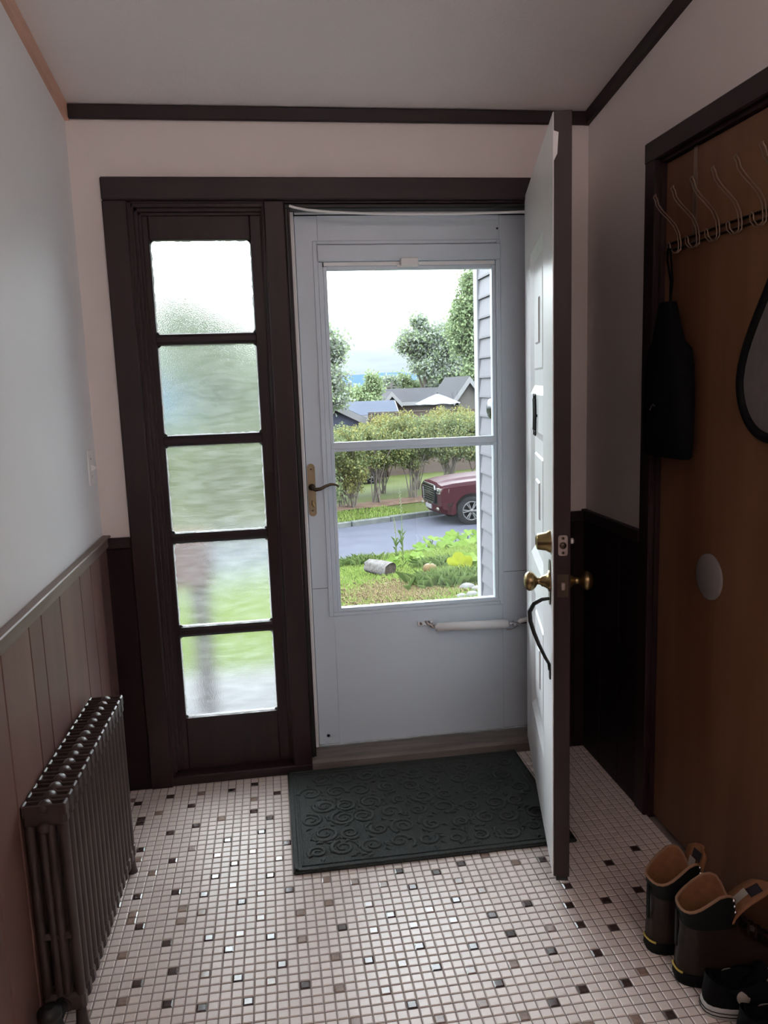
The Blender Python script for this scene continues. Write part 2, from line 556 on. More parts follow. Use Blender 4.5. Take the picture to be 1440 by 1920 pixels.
M['roof_grey'] = mat('grey_shingle_roof', (0.0157, 0.0157, 0.0182), .8, c2=(0.0120, 0.0120, 0.0142), scale=(1.5, 1.5, 3), spec=.05)
M['roof_blue'] = mat('blue_grey_roof', (0.0220, 0.0270, 0.0388), .8, c2=(0.0185, 0.0237, 0.0338), scale=(1.5, 1.5, 3), spec=.05)
M['wall_blue'] = mat('blue_grey_clapboard', (0.0300, 0.0340, 0.0520), .8, spec=.05)
M['wall_cream'] = mat('cream_clapboard', (0.0480, 0.0445, 0.0408), .8, spec=.05)
M['wall_brown'] = mat('brown_wall', (0.0300, 0.0250, 0.0220), .8, spec=.05)
M['trim_white'] = mat('white_house_trim', (0.0900, 0.0900, 0.0930), .6, spec=.05)
M['canvas'] = mat('offwhite_canvas', (0.0825, 0.0851, 0.0990), .8, trans=.2, spec=.05)
M['deck'] = mat('deck_wood', (0.0325, 0.0240, 0.0200), .8, c2=(0.0425, 0.0330, 0.0275), scale=(2, 2, 9), spec=.05)
M['hill'] = mat('hazy_far_forest', (0.0225, 0.0390, 0.0675), 1.0, c2=(0.0250, 0.0420, 0.0700), scale=(.01, .01, .02), spec=0)  # blue aerial haze painted into the base colour
M['post'] = mat('grey_porch_post', (0.0425, 0.0375, 0.0375), .8, c2=(0.0550, 0.0500, 0.0500), scale=(20, 20, 3), spec=.05)
M['post_cap'] = mat('brown_planter', (0.0850, 0.0575, 0.0525), .8, spec=.05)
M['clear'] = glass_clear('clear_glass')
M['frost'] = glass_frosted('obscure_glass')
M['putty'] = mat('white_glazing_dust', (.55, .55, .55), .9, trans=.6)
# ------------------------------------------------------------------ the entry: shell
W = 1.809          # right wall
REAR = -4.6
ZC = 2.415         # ceiling height over the door wall
SL = 0.1473        # the ceiling rises away from the door


def zc(y): return ZC - SL * y


fl = MB().box(-.15, W + .15, REAR - .15, .12, -.12, -.0018).build('floor', M['grout'])
st(fl, 'floor of small beige mosaic tiles dotted with dark brown ones', 'floor')
P = .0279
TX0, TY0 = .578, -1.102       # one crossing of the joints


def tile_mb(mb, cx=0.0, cy=0.0, h=0.0, m=0, inset=.0022):
    a, b_ = P * .5 - .0013, P * .5 - .0013 - inset
    zb, zm, zt = -.004, -.0016, h
    r = []
    for (q, z) in ((a, zb), (a, zm), (b_, zt)):
        r.append([(cx - q, cy - q, z), (cx + q, cy - q, z), (cx + q, cy + q, z), (cx - q, cy + q, z)])
    mb.loft(r, False, True, m, False)
    return mb


dark_px, tan_px = [], []
for ox, oy, s_, l in (
    (160, 1440, 3.6, "562,200 350,248 362,380 487,313t 768,178t 965,155 703,264 1167,103 1315,160 1115,288 1222,328 735,392 560,440 902,342t 1115,210t 1172,422 945,483 368,556 710,543t 583,627 997,635 1342,494 883,585t 1115,555t 1288,600t 447,712t 870,722 993,775t 1235,708 1172,826t 1368,836 350,870 606,830 792,842 650,936t 778,960t 1043,920 317,980t 640,1017t 370,1057 827,1125 1175,1022t 1040,1130t 1245,1150 553,1162 260,1245t 962,1240 587,1393 805,1410t 1322,1333 1028,1432 355,1475 1255,1445t 255,1590t 560,1605 785,1630 1103,1582"),
    (520, 1560, 3.6, "318,333t 505,348t 800,270 1215,220 1055,277 1200,338t 895,373 700,358t 335,487t 602,495t 148,553t 755,563 1187,463 1410,390t 1010,530t 428,645 910,633t 640,670t 1175,600t 160,730t 953,777 1317,777 388,850t 612,875 845,895t 1070,915 1300,937t 188,1035 420,1060t 735,1080t 912,1170 1395,1160t 528,1275t 1100,1262t 1425,565"),
    (900, 1540, 3.6, "55,222t 390,260 220,285t 303,558 65,635t 197,762 478,725t 477,880 770,885 218,968t 125,1095 690,1128 497,1220 735,1355t 1035,1310t 1300,1328 975,1080 1080,1000t 885,713 665,695 580,568 835,530 562,437 1040,455 845,275 1070,175")):
    for e in l.split():
        t_ = e.endswith('t')
        a_, b2 = e.rstrip('t').split(',')
        p_ = hit(ox + float(a_) / s_, oy + float(b2) / s_, 2, 0.0)
        ij = (math.floor((p_.x - TX0) / P), math.floor((p_.y - TY0) / P))
        (tan_px if t_ else dark_px).append(ij)
accent = {ij: 2 for ij in tan_px}
accent.update({ij: 1 for ij in dark_px})
rt = random.Random(5)
i0, i1 = math.ceil((0.0 - TX0) / P), math.floor((W - TX0) / P) - 1
j0, j1 = math.ceil((-2.9 - TY0) / P), math.floor((.02 - TY0) / P) - 1
cells = []
for i in range(i0, i1 + 1):
    for j in range(j0, j1 + 1):
        x_, y_ = TX0 + (i + .5) * P, TY0 + (j + .5) * P
        k = accent.get((i, j), 0)
        seen = y_ > -1.30 and x_ > .16 and x_ < 1.5
        if k == 0 and not seen and rt.random() < (.018 if x_ > 1.4 else .036): k = rt.choice((1, 1, 2))
        d = Vector((x_, y_, 0)) - CAM
        u_, v_ = d.dot(AR) / d.dot(AW) * FPX + 720, 960 - d.dot(AU) / d.dot(AW) * FPX
        near = 8 < u_ < 1432 and v_ < 1915 and .16 < x_ < 1.49
        cells.append((d.length if near else 99, i, j, x_, y_, k))
cells.sort()
tmesh = {}
big = MB()
for n_, (dist, i, j, x_, y_, k) in enumerate(cells):
    h_ = rt.uniform(-.0003, .0003)
    if n_ < 300 and dist < 90:
        if k not in tmesh:
            o_ = tile_mb(MB(), inset=(.0022, .0036, .003)[k]).build('tile', (M['tile'], M['tile_brown'], M['tile_tan'])[k], fl)
            tmesh[k] = o_.data
        else:
            o_ = bpy.data.objects.new('tile', tmesh[k])
            COL.objects.link(o_)
            o_.parent = fl
        o_.location = (x_, y_, h_)
    else:
        tile_mb(big, x_, y_, h_, k, (.0022, .0036, .003)[k])
o_ = big.build('tile_field', [M['tile_s'], M['tile_brown'], M['tile_tan']], fl)
o_['kind'] = 'stuff'

# door wall: plaster around one opening for sidelight and door
OX0, OX1, OZ1 = .165, 1.63, 2.13
mb = MB()
mb.box(-.15, OX0, 0, .16, -.1, 2.75)
mb.box(OX1, W + .15, 0, .16, -.1, 2.75)
mb.box(OX0, OX1, 0, .16, OZ1, 2.75)
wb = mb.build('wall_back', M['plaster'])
st(wb, 'door wall of grey-white plaster above low dark panelling', 'wall')
# panelling below the chair rail on both ends of that wall
for (a_, b2) in ((.004, .098), (1.70, 1.752), (1.754, 1.806)):
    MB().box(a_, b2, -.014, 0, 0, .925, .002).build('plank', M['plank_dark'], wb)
for (a_, b2) in ((.0, .098), (1.70, W)):
    MB().box(a_, b2, -.02, 0, .925, .965, .004).build('chair_rail', M['dark_x'], wb)

# left wall
mb = MB()
mb.prism([(.0, -.1), (.0, zc(0) + .1), (REAR, zc(REAR) + .1), (REAR, -.1)], lambda a, b, d: (d, a, b), -.15, 0)
wlf = mb.build('wall_left', M['plaster_left'])
st(wlf, 'pale left wall above brown vertical wainscot boards', 'wall')
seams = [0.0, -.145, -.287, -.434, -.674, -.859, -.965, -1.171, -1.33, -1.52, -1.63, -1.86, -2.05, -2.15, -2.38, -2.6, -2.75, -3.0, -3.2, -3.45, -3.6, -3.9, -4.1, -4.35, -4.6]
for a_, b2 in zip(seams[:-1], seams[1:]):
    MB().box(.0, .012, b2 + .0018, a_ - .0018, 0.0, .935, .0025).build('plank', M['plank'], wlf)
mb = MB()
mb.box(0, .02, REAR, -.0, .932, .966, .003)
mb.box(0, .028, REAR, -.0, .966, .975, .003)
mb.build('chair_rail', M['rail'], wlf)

# right wall with the opening of the closet door
DY0, DY1, DZ = -.555, -1.40, 2.105
mb = MB()
fnx = lambda a, b, d: (d, a, b)
mb.prism([(.0, -.1), (.0, zc(0) + .1), (DY0, zc(DY0) + .1), (DY0, -.1)], fnx, W, W + .15)
mb.prism([(DY1, -.1), (DY1, zc(DY1) + .1), (REAR, zc(REAR) + .1), (REAR, -.1)], fnx, W, W + .15)
mb.prism([(DY0, DZ), (DY0, zc(DY0) + .1), (DY1, zc(DY1) + .1), (DY1, DZ)], fnx, W, W + .15)
mb.box(W + .07, W + .15, DY1 - .05, DY0 + .05, -.1, 2.3)
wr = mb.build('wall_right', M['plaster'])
st(wr, 'shadowed right wall of plaster above dark panelling', 'wall')
for a_, b2 in ((-.016, -.17), (-.172, -.33), (-.332, -.484), (-1.47, -1.7), (-1.702, -1.95), (-1.952, -2.3), (-2.302, -2.8), (-2.802, -3.4), (-3.402, -4.0), (-4.002, -4.59)):
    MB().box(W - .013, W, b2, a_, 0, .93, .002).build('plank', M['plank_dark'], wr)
for a_, b2 in ((-.0, -.484), (-1.47, REAR)):
    MB().box(W - .02, W, b2, a_, .93, .972, .003).build('chair_rail', M['dark_y'], wr)
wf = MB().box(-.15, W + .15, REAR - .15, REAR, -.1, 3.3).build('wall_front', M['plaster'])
st(wf, 'plaster wall closing the hall behind the viewer', 'wall')

# ceiling, sloping up away from the door
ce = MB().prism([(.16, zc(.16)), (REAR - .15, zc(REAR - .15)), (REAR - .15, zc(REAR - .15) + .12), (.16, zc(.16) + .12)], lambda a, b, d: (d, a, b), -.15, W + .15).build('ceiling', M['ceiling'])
st(ce, 'plain pale ceiling that slopes down towards the door', 'ceiling')

# crown strips
CH = .046
t1 = MB().box(.012, W - .002, -.016, 0, ZC - CH, ZC - .001, .004).build('trim_1', M['dark_x'])
st(t1, 'dark crown strip over the door wall', 'trim')


def crown_side(x0, x1, name, m, ch):
    y0, y1 = -.0, REAR
    mb = MB()
    mb.prism([(y0, zc(y0) - ch), (y1, zc(y1) - ch), (y1, zc(y1) - .001), (y0, zc(y0) - .001)], lambda a, b, d: (d, a, b), x0, x1)
    return mb.build(name, m)


st(crown_side(0, .014, 'trim_2', M['crown_left'], .05), 'crown strip along the left wall, lightened to look lit', 'trim')
st(crown_side(W - .016, W, 'trim_3', M['dark_y'], .046), 'dark crown strip along the right wall', 'trim')

# casing round sidelight and door: dark boards
ca = thing('trim_4', 'dark stained casing framing sidelight and entry door', 'trim', (.0, -.02, 0))
ca['kind'] = 'structure'
MB().box(.0976, .178, -.022, 0, 0, 2.112, .004).build('casing_board', M['dark'], ca, True)
MB().box(1.622, 1.70, -.022, 0, 0, 2.112, .004).build('casing_board', M['dark'], ca, True)
MB().box(.0976, 1.70, -.024, 0, 2.112, 2.186, .004).build('head_board', M['dark_x'], ca, True)
MB().box(.632, .703, -.012, .15, .03, 2.112, .004).build('mullion_post', M['dark'], ca, True)
mb = MB()
mb.box(.165, .186, 0, .15, .0, 2.112)                     # jambs
mb.box(1.612, 1.63, .0, .15, .0, 2.112)
mb.box(.703, .722, .03, .10, .03, 2.10)
mb.box(.165, 1.63, 0, .15, 2.106, 2.13)
mb.box(.165, .205, .085, .16, .0, 2.13)
mb.box(.632, .742, .133, .16, .0, 2.13)
mb.box(1.602, 1.63, .133, .16, .0, 2.13)
mb.box(.165, 1.63, .133, .16, 2.06, 2.13)
mb.build('jamb_lining', M['dark'], ca, True)
mb = MB()
mb.box(.703, 1.612, .012, .075, 2.090, 2.106, .003)
mb.box(.703, .716, .012, .075, .05, 2.092, .003)
mb.build('door_stop', M['black_iron'], ca, True)
# stepped mouldings of the sidelight frame
mb = MB()
for k, (ins, y0) in enumerate(((.0, .006), (.012, .022), (.022, .036))):
    mb.box(.180 + ins, .194 + ins, y0, .14, .045, 2.108 - ins, .002)
    mb.box(.625 - ins * .35, .634, y0, .14, .045, 2.108 - ins, .002)
    mb.box(.180 + ins, .63, y0, .14, 2.094 - ins, 2.110 - ins, .002)
mb.build('stop_moulding', M['dark'], ca, True)
MB().box(.15, .704, -.014, .15, 0, .036, .004).build('sidelight_sill', M['threshold'] if False else M['dark_x'], ca, True)

# sidelight window with five obscure panes
PXL, PXR, PT, PP, PH = .2346, .5806, 1.9944, .3578, .3222
w1 = thing('window_1', 'tall dark-framed sidelight of five frosted panes left of door', 'window', (.40, .05, .04))
w1['kind'] = 'structure'
mb = MB()
mb.box(.200, PXL, .045, .085, .030, 2.09, .003)
mb.box(PXR, .634, .045, .085, .030, 2.09, .003)
mb.box(PXL, PXR, .045, .085, PT, 2.11, .003)
mb.box(PXL, PXR, .045, .085, .030, PT - 4 * PP - PH, .003)
mb.build('sash', M['dark'], w1, True)
for k in range(4):
    z1 = PT - k * PP - PH
    z0 = PT - (k + 1) * PP
    mb = MB()
    mb.prism([(.048, z0), (.040, (z0 + z1) / 2 - .008), (.040, (z0 + z1) / 2 + .008), (.048, z1), (.085, z1), (.085, z0)], lambda a, b, d: (d, a, b), PXL, PXR)
    mb.build('glazing_bar', M['dark_x'], w1, True)
for k in range(5):
    zt, zb = PT - k * PP, PT - k * PP - PH
    g = MB().box(PXL - .004, PXR + .004, .062, .066, zb - .004, zt + .004).build('pane', M['frost'], w1, True)
    # powdery putty line round the edge of the glass
    mb = MB()
    e1 = .005
    rr = random.Random(40 + k)

    def edge(p, q, ax):
        """a ragged narrow band along one edge"""
        n = 26
        vs, fs = [], []
        for i in range(n + 1):
            t = i / n
            wv = e1 * (.35 + rr.random() * .9) + (.006 if i in (0, n) else 0)
            x = p[0] + (q[0] - p[0]) * t
            z = p[1] + (q[1] - p[1]) * t
            dx, dz = ((0, 1) if ax == 'u' else (0, -1) if ax == 'd' else (1, 0) if ax == 'r' else (-1, 0))
            vs += [(x, .0612, z), (x + dx * wv, .0612, z + dz * wv)]
        for i in range(n):
            fs.append((2 * i, 2 * i + 1, 2 * i + 3, 2 * i + 2))
        mb.add(vs, fs)

    edge((PXL, zb), (PXR, zb), 'u')
    edge((PXL, zt), (PXR, zt), 'd')
    edge((PXL, zb), (PXL, zt), 'r')
    edge((PXR, zb), (PXR, zt), 'l')
    mb.build('glazing_putty', M['putty'], g)
    g.children[0].data.transform(Matrix.Translation(-w1.location))

# threshold
th = MB()
th.prism([(-.012, 0), (-.012, .036), (.0, .044), (.17, .052), (.17, 0)], lambda a, b, d: (d, a, b), .704, 1.622)
th = th.build('trim_5', M['threshold'])
st(th, 'worn wooden threshold under the white storm door', 'trim')
mb = MB().box(.703, 1.622, .17, .42, -.1, .03)
st(mb.build('trim_6', M['concrete']), 'concrete doorstep outside the storm door', 'trim')

# ------------------------------------------------------------------ storm door
SX0, SX1, SZ0, SZ1, SY0, SY1 = .7385, 1.606, .057, 2.083, .10, .132
GX0, GX1, GZ0, GZ1 = .850, 1.472, .612, 1.895
sd = thing('door_1', 'white storm door with clear glass over a solid lower panel', 'door', (SX0, SY0, SZ0))
sd['kind'] = 'structure'
mb = MB()
mb.box(SX0, .822, SY0, SY1, SZ0, SZ1, .002)
mb.box(1.50, SX1, SY0, SY1, SZ0, SZ1, .002)
mb.box(.822, 1.50, SY0, SY1, 1.985, SZ1)
mb.box(.822, 1.50, SY0, SY1, SZ0, .594)
mb.box(.80, .840, SY0 + .006, SY1, .59, 1.99)
mb.box(1.484, 1.503, SY0 + .006, SY1, .59, 1.99)
mb.box(.83, 1.49, SY0 + .006, SY1, 1.903, 1.99)
mb.box(.83, 1.49, SY0 + .006, SY1, .59, .604)
mb.build('leaf', M['storm'], sd, True)
mb = MB()      # outer bead of the glass frame
for (a0, a1, b0, b1) in ((.801, .816, .585, 1.995), (1.490, 1.505, .585, 1.995), (.816, 1.490, 1.982, 1.995), (.816, 1.490, .585, .598)):
    mb.box(a0, a1, SY0 - .005, SY1, b0, b1, .002)
mb.build('outer_bead', M['storm'], sd, True)
mb = MB()
for (a0, a1, b0, b1) in ((.818, .834, .599, 1.92), (1.487, 1.503, .599, 1.92), (.834, 1.487, .599, .612 - .004)):
    mb.box(a0, a1, SY0 - .003, SY1, b0, b1, .0015)
for (a0, a1, b0, b1) in ((.836, .850, .606, 1.905), (1.472, 1.486, .606, 1.905), (.850, 1.472, .600, .614), (.85, 1.472, 1.892, 1.906)):
    mb.box(a0, a1, SY0 + .002, SY1, b0, b1, .002)
mb.build('glass_frame', M['storm'], sd, True)
MB().box(.817, 1.504, SY0 - .012, SY1 - .01, 1.922, 1.980, .003).build('screen_cassette', M['storm'], sd, True)
mb = MB().box(.838, 1.484, SY0 - .004, SY1 - .01, 1.906, 1.920, .002)
pb = mb.build('screen_pull_bar', M['strip'], sd, True)
mb = MB().box(1.121, 1.187, SY0 - .03, SY0 - .002, 1.898, 1.930, .003)
mb.tube([(1.108, SY0 - .012, 1.904), (1.122, SY0 - .012, 1.904)], .006, 10)
la = mb.build('latch_block', M['strip'], pb, True)
la.data.transform(Matrix.Translation((0, 0, 0)))
mb = MB()
mb.box(.838, 1.484, SY0 - .002, SY1 - .008, 1.236, 1.262, .003)
mb.box(.838, 1.484, SY0 + .004, SY1 - .008, 1.226, 1.236, .001)
mb.build('meeting_bar', M['storm'], sd, True)
MB().box(.848, 1.474, .116, .119, 1.25, 1.90).build('pane', M['clear'], sd, True)
MB().box(.848, 1.474, .123, .126, .608, 1.25).build('pane', M['clear'], sd, True)
# panel joints and small screw heads of the leaf
mb = MB()
mb.box(.740, .801, SY0 - .0008, SY0 + .001, .6995, .701)
mb.box(1.505, 1.604, SY0 - .0008, SY0 + .001, .7165, .718)
mb.tube([(1.494, SY0 - .001, 2.035), (1.494, SY0 + .002, 2.035)], .004, 8)
mb.build('seam', M['black_iron'], sd, True)
mb = MB()
mb.lathe([(.004, -.004), (.007, -.003), (.007, 0)], (.776, SY0, .094), (0, -1, 0), 10)
mb.build('screw', M['steel'], sd, True)
mb = MB().box(SX0, SX1, SY0 + .006, SY1 - .006, .0535, SZ0)
mb.build('bottom_sweep', M['black_iron'], sd, True)
# handle
hx = .757
mb = MB()
pr = []
for i in range(13): pr.append((hx + .0145 * math.cos(math.pi * i / 12), 1.172 + .0145 * math.sin(math.pi * i / 12)))
for i in range(13): pr.append((hx + .0145 * math.cos(math.pi + math.pi * i / 12), 1.000 + .0145 * math.sin(math.pi + math.pi * i / 12)))
mb.prism(pr, lambda a, b, d: (a, d, b), SY0 - .006, SY0)
hp = mb.build('handle_plate', M['brass_plate'], sd, True)
mb = MB()
mb.lathe([(.013, 0), (.013, .006), (.008, .008), (.007, .034), (.0, .036)], (hx, SY0 - .006, 1.098), (0, -1, 0), 16)
mb.tube([(hx, SY0 - .038, 1.098), (hx + .012, SY0 - .044, 1.092), (hx + .03, SY0 - .045, 1.094), (hx + .05, SY0 - .045, 1.104), (hx + .07, SY0 - .044, 1.110), (hx + .088, SY0 - .042, 1.108), (hx + .100, SY0 - .040, 1.100)], [.0075, .0075, .0065, .0058, .0054, .005, .0045], 10)
mb.build('lever', M['bronze'], hp, True)
mb = MB()
mb.lathe([(.008, 0), (.008, .004), (0, .005)], (hx + .003, SY0 - .006, 1.034), (0, -1, 0), 14)
mb.tube([(hx + .001, SY0 - .012, 1.046), (hx + .001, SY0 - .018, 1.036), (hx + .005, SY0 - .018, 1.024)], .0045, 8)
mb.build('thumb_turn', M['brass'], hp, True)
for z in (1.166, 1.008): MB().lathe([(.0035, 0), (.0035, .0015), (0, .002)], (hx, SY0 - .006, z), (0, -1, 0), 8).build('screw', M['bronze'], hp, True)
# door closer
mb = MB()
mb.box(1.150, 1.212, SY0 - .006, SY0, .521, .540, .001)
mb.build('closer_bracket', M['chrome'], sd, True)
mb = MB()
mb.lathe([(.005, 0), (.005, .006), (0, .007)], (1.163, SY0 - .006, .531), (0, -1, 0), 10)
mb.lathe([(.006, 0), (.006, .016), (.0, .017)], (1.187, SY0 - .006, .533), (0, -1, 0), 10)
mb.tube([(1.185, SY0 - .022, .533), (1.20, SY0 - .026, .528), (1.206, SY0 - .026, .518), (1.215, SY0 - .026, .517)], .005, 8)
mb.tube([(1.20, SY0 - .012, .520), (1.22, SY0 - .028, .520)], .006, 8)
mb.build('closer_pin', M['steel'], sd, True)
mb = MB()
mb.tube([(1.214, SY0 - .03, .517), (1.222, SY0 - .03, .5172), (1.222, SY0 - .03, .5172), (1.51, SY0 - .032, .5115), (1.512, SY0 - .032, .5115)], [.009, .009, .0175, .0175, .015], 20)
mb.build('closer_tube', M['strip'], sd, True)
mb = MB()
mb.tube([(1.51, SY0 - .032, .5115), (1.62, SY0 - .034, .510)], .004, 8)
mb.build('closer_rod', M['chrome'], sd, True)
mb = MB()
mb.tube([(1.518, SY0 - .032, .5113), (1.526, SY0 - .032, .5112)], .008, 8)
mb.tube([(1.530, SY0 - .032, .5111), (1.534, SY0 - .032, .511)], .013, 10)
mb.tube([(1.54, SY0 - .032, .511), (1.546, SY0 - .032, .511)], .008, 8)
mb.box(1.53, 1.545, SY0 - .048, SY0 - .02, .503, .519, .002)
mb.build('closer_lock', M['chrome'], sd, True)
mb = MB()
mb.tube([(1.556, SY0 - .032, .5115), (1.565, SY0 - .03, .517), (1.612, SY0 - .03, .524)], [.006, .010, .010], 10)
mb.build('closer_arm', M['strip'], sd, True)
mb = MB()
mb.tube([(1.555, SY0 - .03, .50), (1.55, SY0 - .012, .487), (1.535, SY0 - .006, .478), (1.515, SY0 - .004, .477)], .0014, 6)
mb.build('loose_wire', M['steel'], sd, True)
# white weather strip of the frame, the top length hanging loose at its left end
ws = MB()
ws.box(.722, .7365, .078, .098, .057, 2.10, .003)
pts = [hit(a, b, 1, .003) for a, b in ((542, 386), (552, 389), (575, 393.5), (620, 397.5), (690, 400.5), (770, 401.5), (850, 401), (930, 399), (992, 396.5))]
ws.tube(pts, .0062, 8, flat=.75)
ws.box(.74, 1.61, .086, .098, 2.086, 2.104, .002)
ws = ws.build('trim_7', M['strip'])
st(ws, 'white weather strip along the top and left of the storm door', 'trim')

# ------------------------------------------------------------------ open entry door
HX, HY = 1.572, .005
ang = math.atan2(-.9703, -.2420)
DL, DT, DZ0, DZ1 = .93, .045, .058, 2.126
ed = thing('door_2', 'open wooden entry door, white panelled outside and dark edged', 'door', (HX, HY, DZ0), ang)
ed['kind'] = 'structure'
h0 = DZ1 - DZ0


def L(z): return z - DZ0


PXA, PXB = .232, .672
rows = [(1.425, 1.885), (.866, 1.308), (.295, .752)]
LEAF = MB().box(PXA - .01, PXB + .01, .014, DT, .1, h0 - .1)
LEAF.box(0, PXA, .001, DT, 0, h0, .0008)
LEAF.box(PXB, DL, .001, DT, 0, h0, .0008)
mb = MB()
mb.box(0.001, PXA, -.002, .0012, .001, h0 - .001, .0012)
mb.box(PXB, DL - .001, -.002, .0012, .001, h0 - .001, .0012)
zs = [DZ0 + .001] + [z for r in rows[::-1] for z in r] + [DZ1 - .001]
for k in range(0, len(zs), 2):
    mb.box(PXA, PXB, -.002, .0012, L(zs[k]), L(zs[k + 1]), .0005)
    LEAF.box(PXA, PXB, .001, DT, L(zs[k]), L(zs[k + 1]))
LEAF.build('leaf', M['dark'], ed)
mb.build('exterior_face', M['white'], ed)


def frame_ring(mb, x0, x1, z0, z1, w, y0, y1):
    """sloping moulding: outer rectangle at depth y0, inner one inset by w at depth y1"""
    a = [(x0, y0, z0), (x1, y0, z0), (x1, y0, z1), (x0, y0, z1)]
    b = [(x0 + w, y1, z0 + w), (x1 - w, y1, z0 + w), (x1 - w, y1, z1 - w), (x0 + w, y1, z1 - w)]
    mb.add(a + b, [(i, (i + 1) % 4, 4 + (i + 1) % 4, 4 + i) for i in range(4)])


for (za, zb) in rows:
    mb = MB()
    x0, x1, z0, z1 = PXA, PXB, L(za), L(zb)
    frame_ring(mb, x0, x1, z0, z1, .028, -.002, .010)
    frame_ring(mb, x0 + .028, x1 - .028, z0 + .028, z1 - .028, .050, .010, .0085)
    frame_ring(mb, x0 + .078, x1 - .078, z0 + .078, z1 - .078, .006, .0085, .004)
    x2, x3, z2, z3 = x0 + .084, x1 - .084, z0 + .084, z1 - .084
    frame_ring(mb, x2, x3, z2, z3, .075, .004, .004)
    frame_ring(mb, x2 + .075, x3 - .075, z2 + .075, z3 - .075, .005, .004, -.001)
    x4, x5, z4, z5 = x2 + .08, x3 - .08, z2 + .08, z3 - .08
    mb.add([(x4, -.001, z4), (x5, -.001, z4), (x5, -.001, z5), (x4, -.001, z5)], [(0, 1, 2, 3)])
    mb.build('raised_panel', M['white'], ed)
for (za, zb) in rows:      # dark boards of the inside, panels outlined
    mb = MB()
    frame_ring(mb, PXA, PXB, L(za), L(zb), .02, DT, DT + .006)
    mb.add([(PXA + .02, DT + .006, L(za) + .02), (PXB - .02, DT + .006, L(za) + .02), (PXB - .02, DT + .006, L(zb) - .02), (PXA + .02, DT + .006, L(zb) - .02)], [(0, 1, 2, 3)])
    mb.build('inside_panel', M['dark'], ed)
# worn white paint at the top corner of the edge
mb = MB()
mb.add([(DL + .0006, -.001, h0 - .045), (DL + .0006, .012, h0 - .05), (DL + .0006, .009, h0 - .10), (DL + .0006, -.001, h0 - .12)], [(0, 1, 2, 3)])
mb.build('paint_wear', M['white'], ed)
# deadbolt
zd = 1.030
mb = MB()
mb.lathe([(.031, 0), (.031, .004), (.026, .012), (.022, .036), (.014, .040), (.014, .038), (0, .038)], (DL - .060, -.002, L(zd)), (0, -1, 0), 24)
db = mb.build('deadbolt', M['brass'], ed)
mb = MB()
mb.lathe([(.014, 0), (.013, .004), (.006, .007)], (DL - .060, DT, L(zd)), (0, 1, 0), 20)
mb.box(DL - .064, DL - .056, DT + .006, DT + .018, L(zd) - .008, L(zd) + .008, .003)
mb.build('thumb_turn', M['chrome'], db)
mb = MB()
pr = []
for cx, cz, a0 in ((.0125 - .006, .028 - .006, 0), (-.0125 + .006, .028 - .006, 90), (-.0125 + .006, -.028 + .006, 180), (.0125 - .006, -.028 + .006, 270)):
    for i in range(5):
        t = math.radians(a0 + 90 * i / 4)
        pr.append((cx + .006 * math.cos(t), cz + .006 * math.sin(t)))
mb.prism(pr, lambda a, b, d: (d, .025 + a, L(zd) + b), DL, DL + .0012)
mb.build('deadbolt_plate', M['steel'], ed)
mb = MB()
mb.lathe([(.0095, 0), (.0095, .0016), (0, .0018)], (DL + .0008, .025, L(zd)), (1, 0, 0), 16)
for dz in (-.020, .020): mb.lathe([(.004, 0), (.004, .0014), (0, .0015)], (DL + .0008, .025, L(zd) + dz), (1, 0, 0), 10)
mb.build('bolt_end', M['bronze'], ed)
# knobs
zk = .917
mb = MB()
mb.lathe([(.030, 0), (.030, .003), (.022, .006), (.016, .016), (.015, .022), (.010, .026), (.010, .034), (.020, .040), (.0265, .048), (.0275, .058), (.022, .066), (.012, .070), (0, .071)], (DL - .062, -.004, L(zk)), (0, -1, 0), 24)
kn = mb.build('outer_knob', M['brass'], ed)
pr = []
for i in range(13): pr.append((DL - .062 + .022 * math.cos(math.pi * i / 12), L(.957) + .022 * math.sin(math.pi * i / 12)))
for i in range(13): pr.append((DL - .062 + .022 * math.cos(math.pi + math.pi * i / 12), L(.872) + .022 * math.sin(math.pi + math.pi * i / 12)))
MB().prism(pr, lambda a, b, d: (a, d, b), -.005, -.002).build('knob_plate', M['bronze'], ed)
mb = MB()
mb.lathe([(.028, 0), (.028, .003), (.020, .007), (.014, .014), (.010, .018), (.009, .030), (.018, .038), (.0255, .046), (.0265, .056), (.021, .064), (.011, .068), (0, .069)], (DL - .062, DT, L(zk)), (0, 1, 0), 24)
mb.build('inner_knob', M['brass'], ed)
MB().box(DL, DL + .0012, .010, .040, L(zk) - .030, L(zk) + .034, .0005).build('latch_plate', M['bronze'], ed)
mb = MB().box(DL, DL + .007, .018, .032, L(zk) - .011, L(zk) + .011, .004)
mb.build('latch_bolt', M['steel'], ed)
# wrought pull handle
mb = MB()
xh = DL - .055
mb.tube([(xh, -.004, L(0.869)), (xh, -.026, L(0.866)), (xh, -.048, L(0.854)), (xh, -.060, L(0.831)), (xh, -.058, L(0.804)), (xh, -.048, L(0.770)), (xh, -.034, L(0.734)), (xh, -.018, L(0.699)), (xh, -.007, L(0.679)), (xh, -.005, L(0.660))], [.0045, .0055, .0065, .0068, .0065, .006, .0055, .005, .0045, .004], 10)
mb.prism([(xh - .009, L(0.635)), (xh + .009, L(0.635)), (xh + .012, L(0.652)), (xh + .006, L(0.679)), (xh - .006, L(0.679)), (xh - .012, L(0.652))], lambda a, b, d: (a, d, b), -.006, -.002)
mb.build('pull_handle', M['black_iron'], ed)
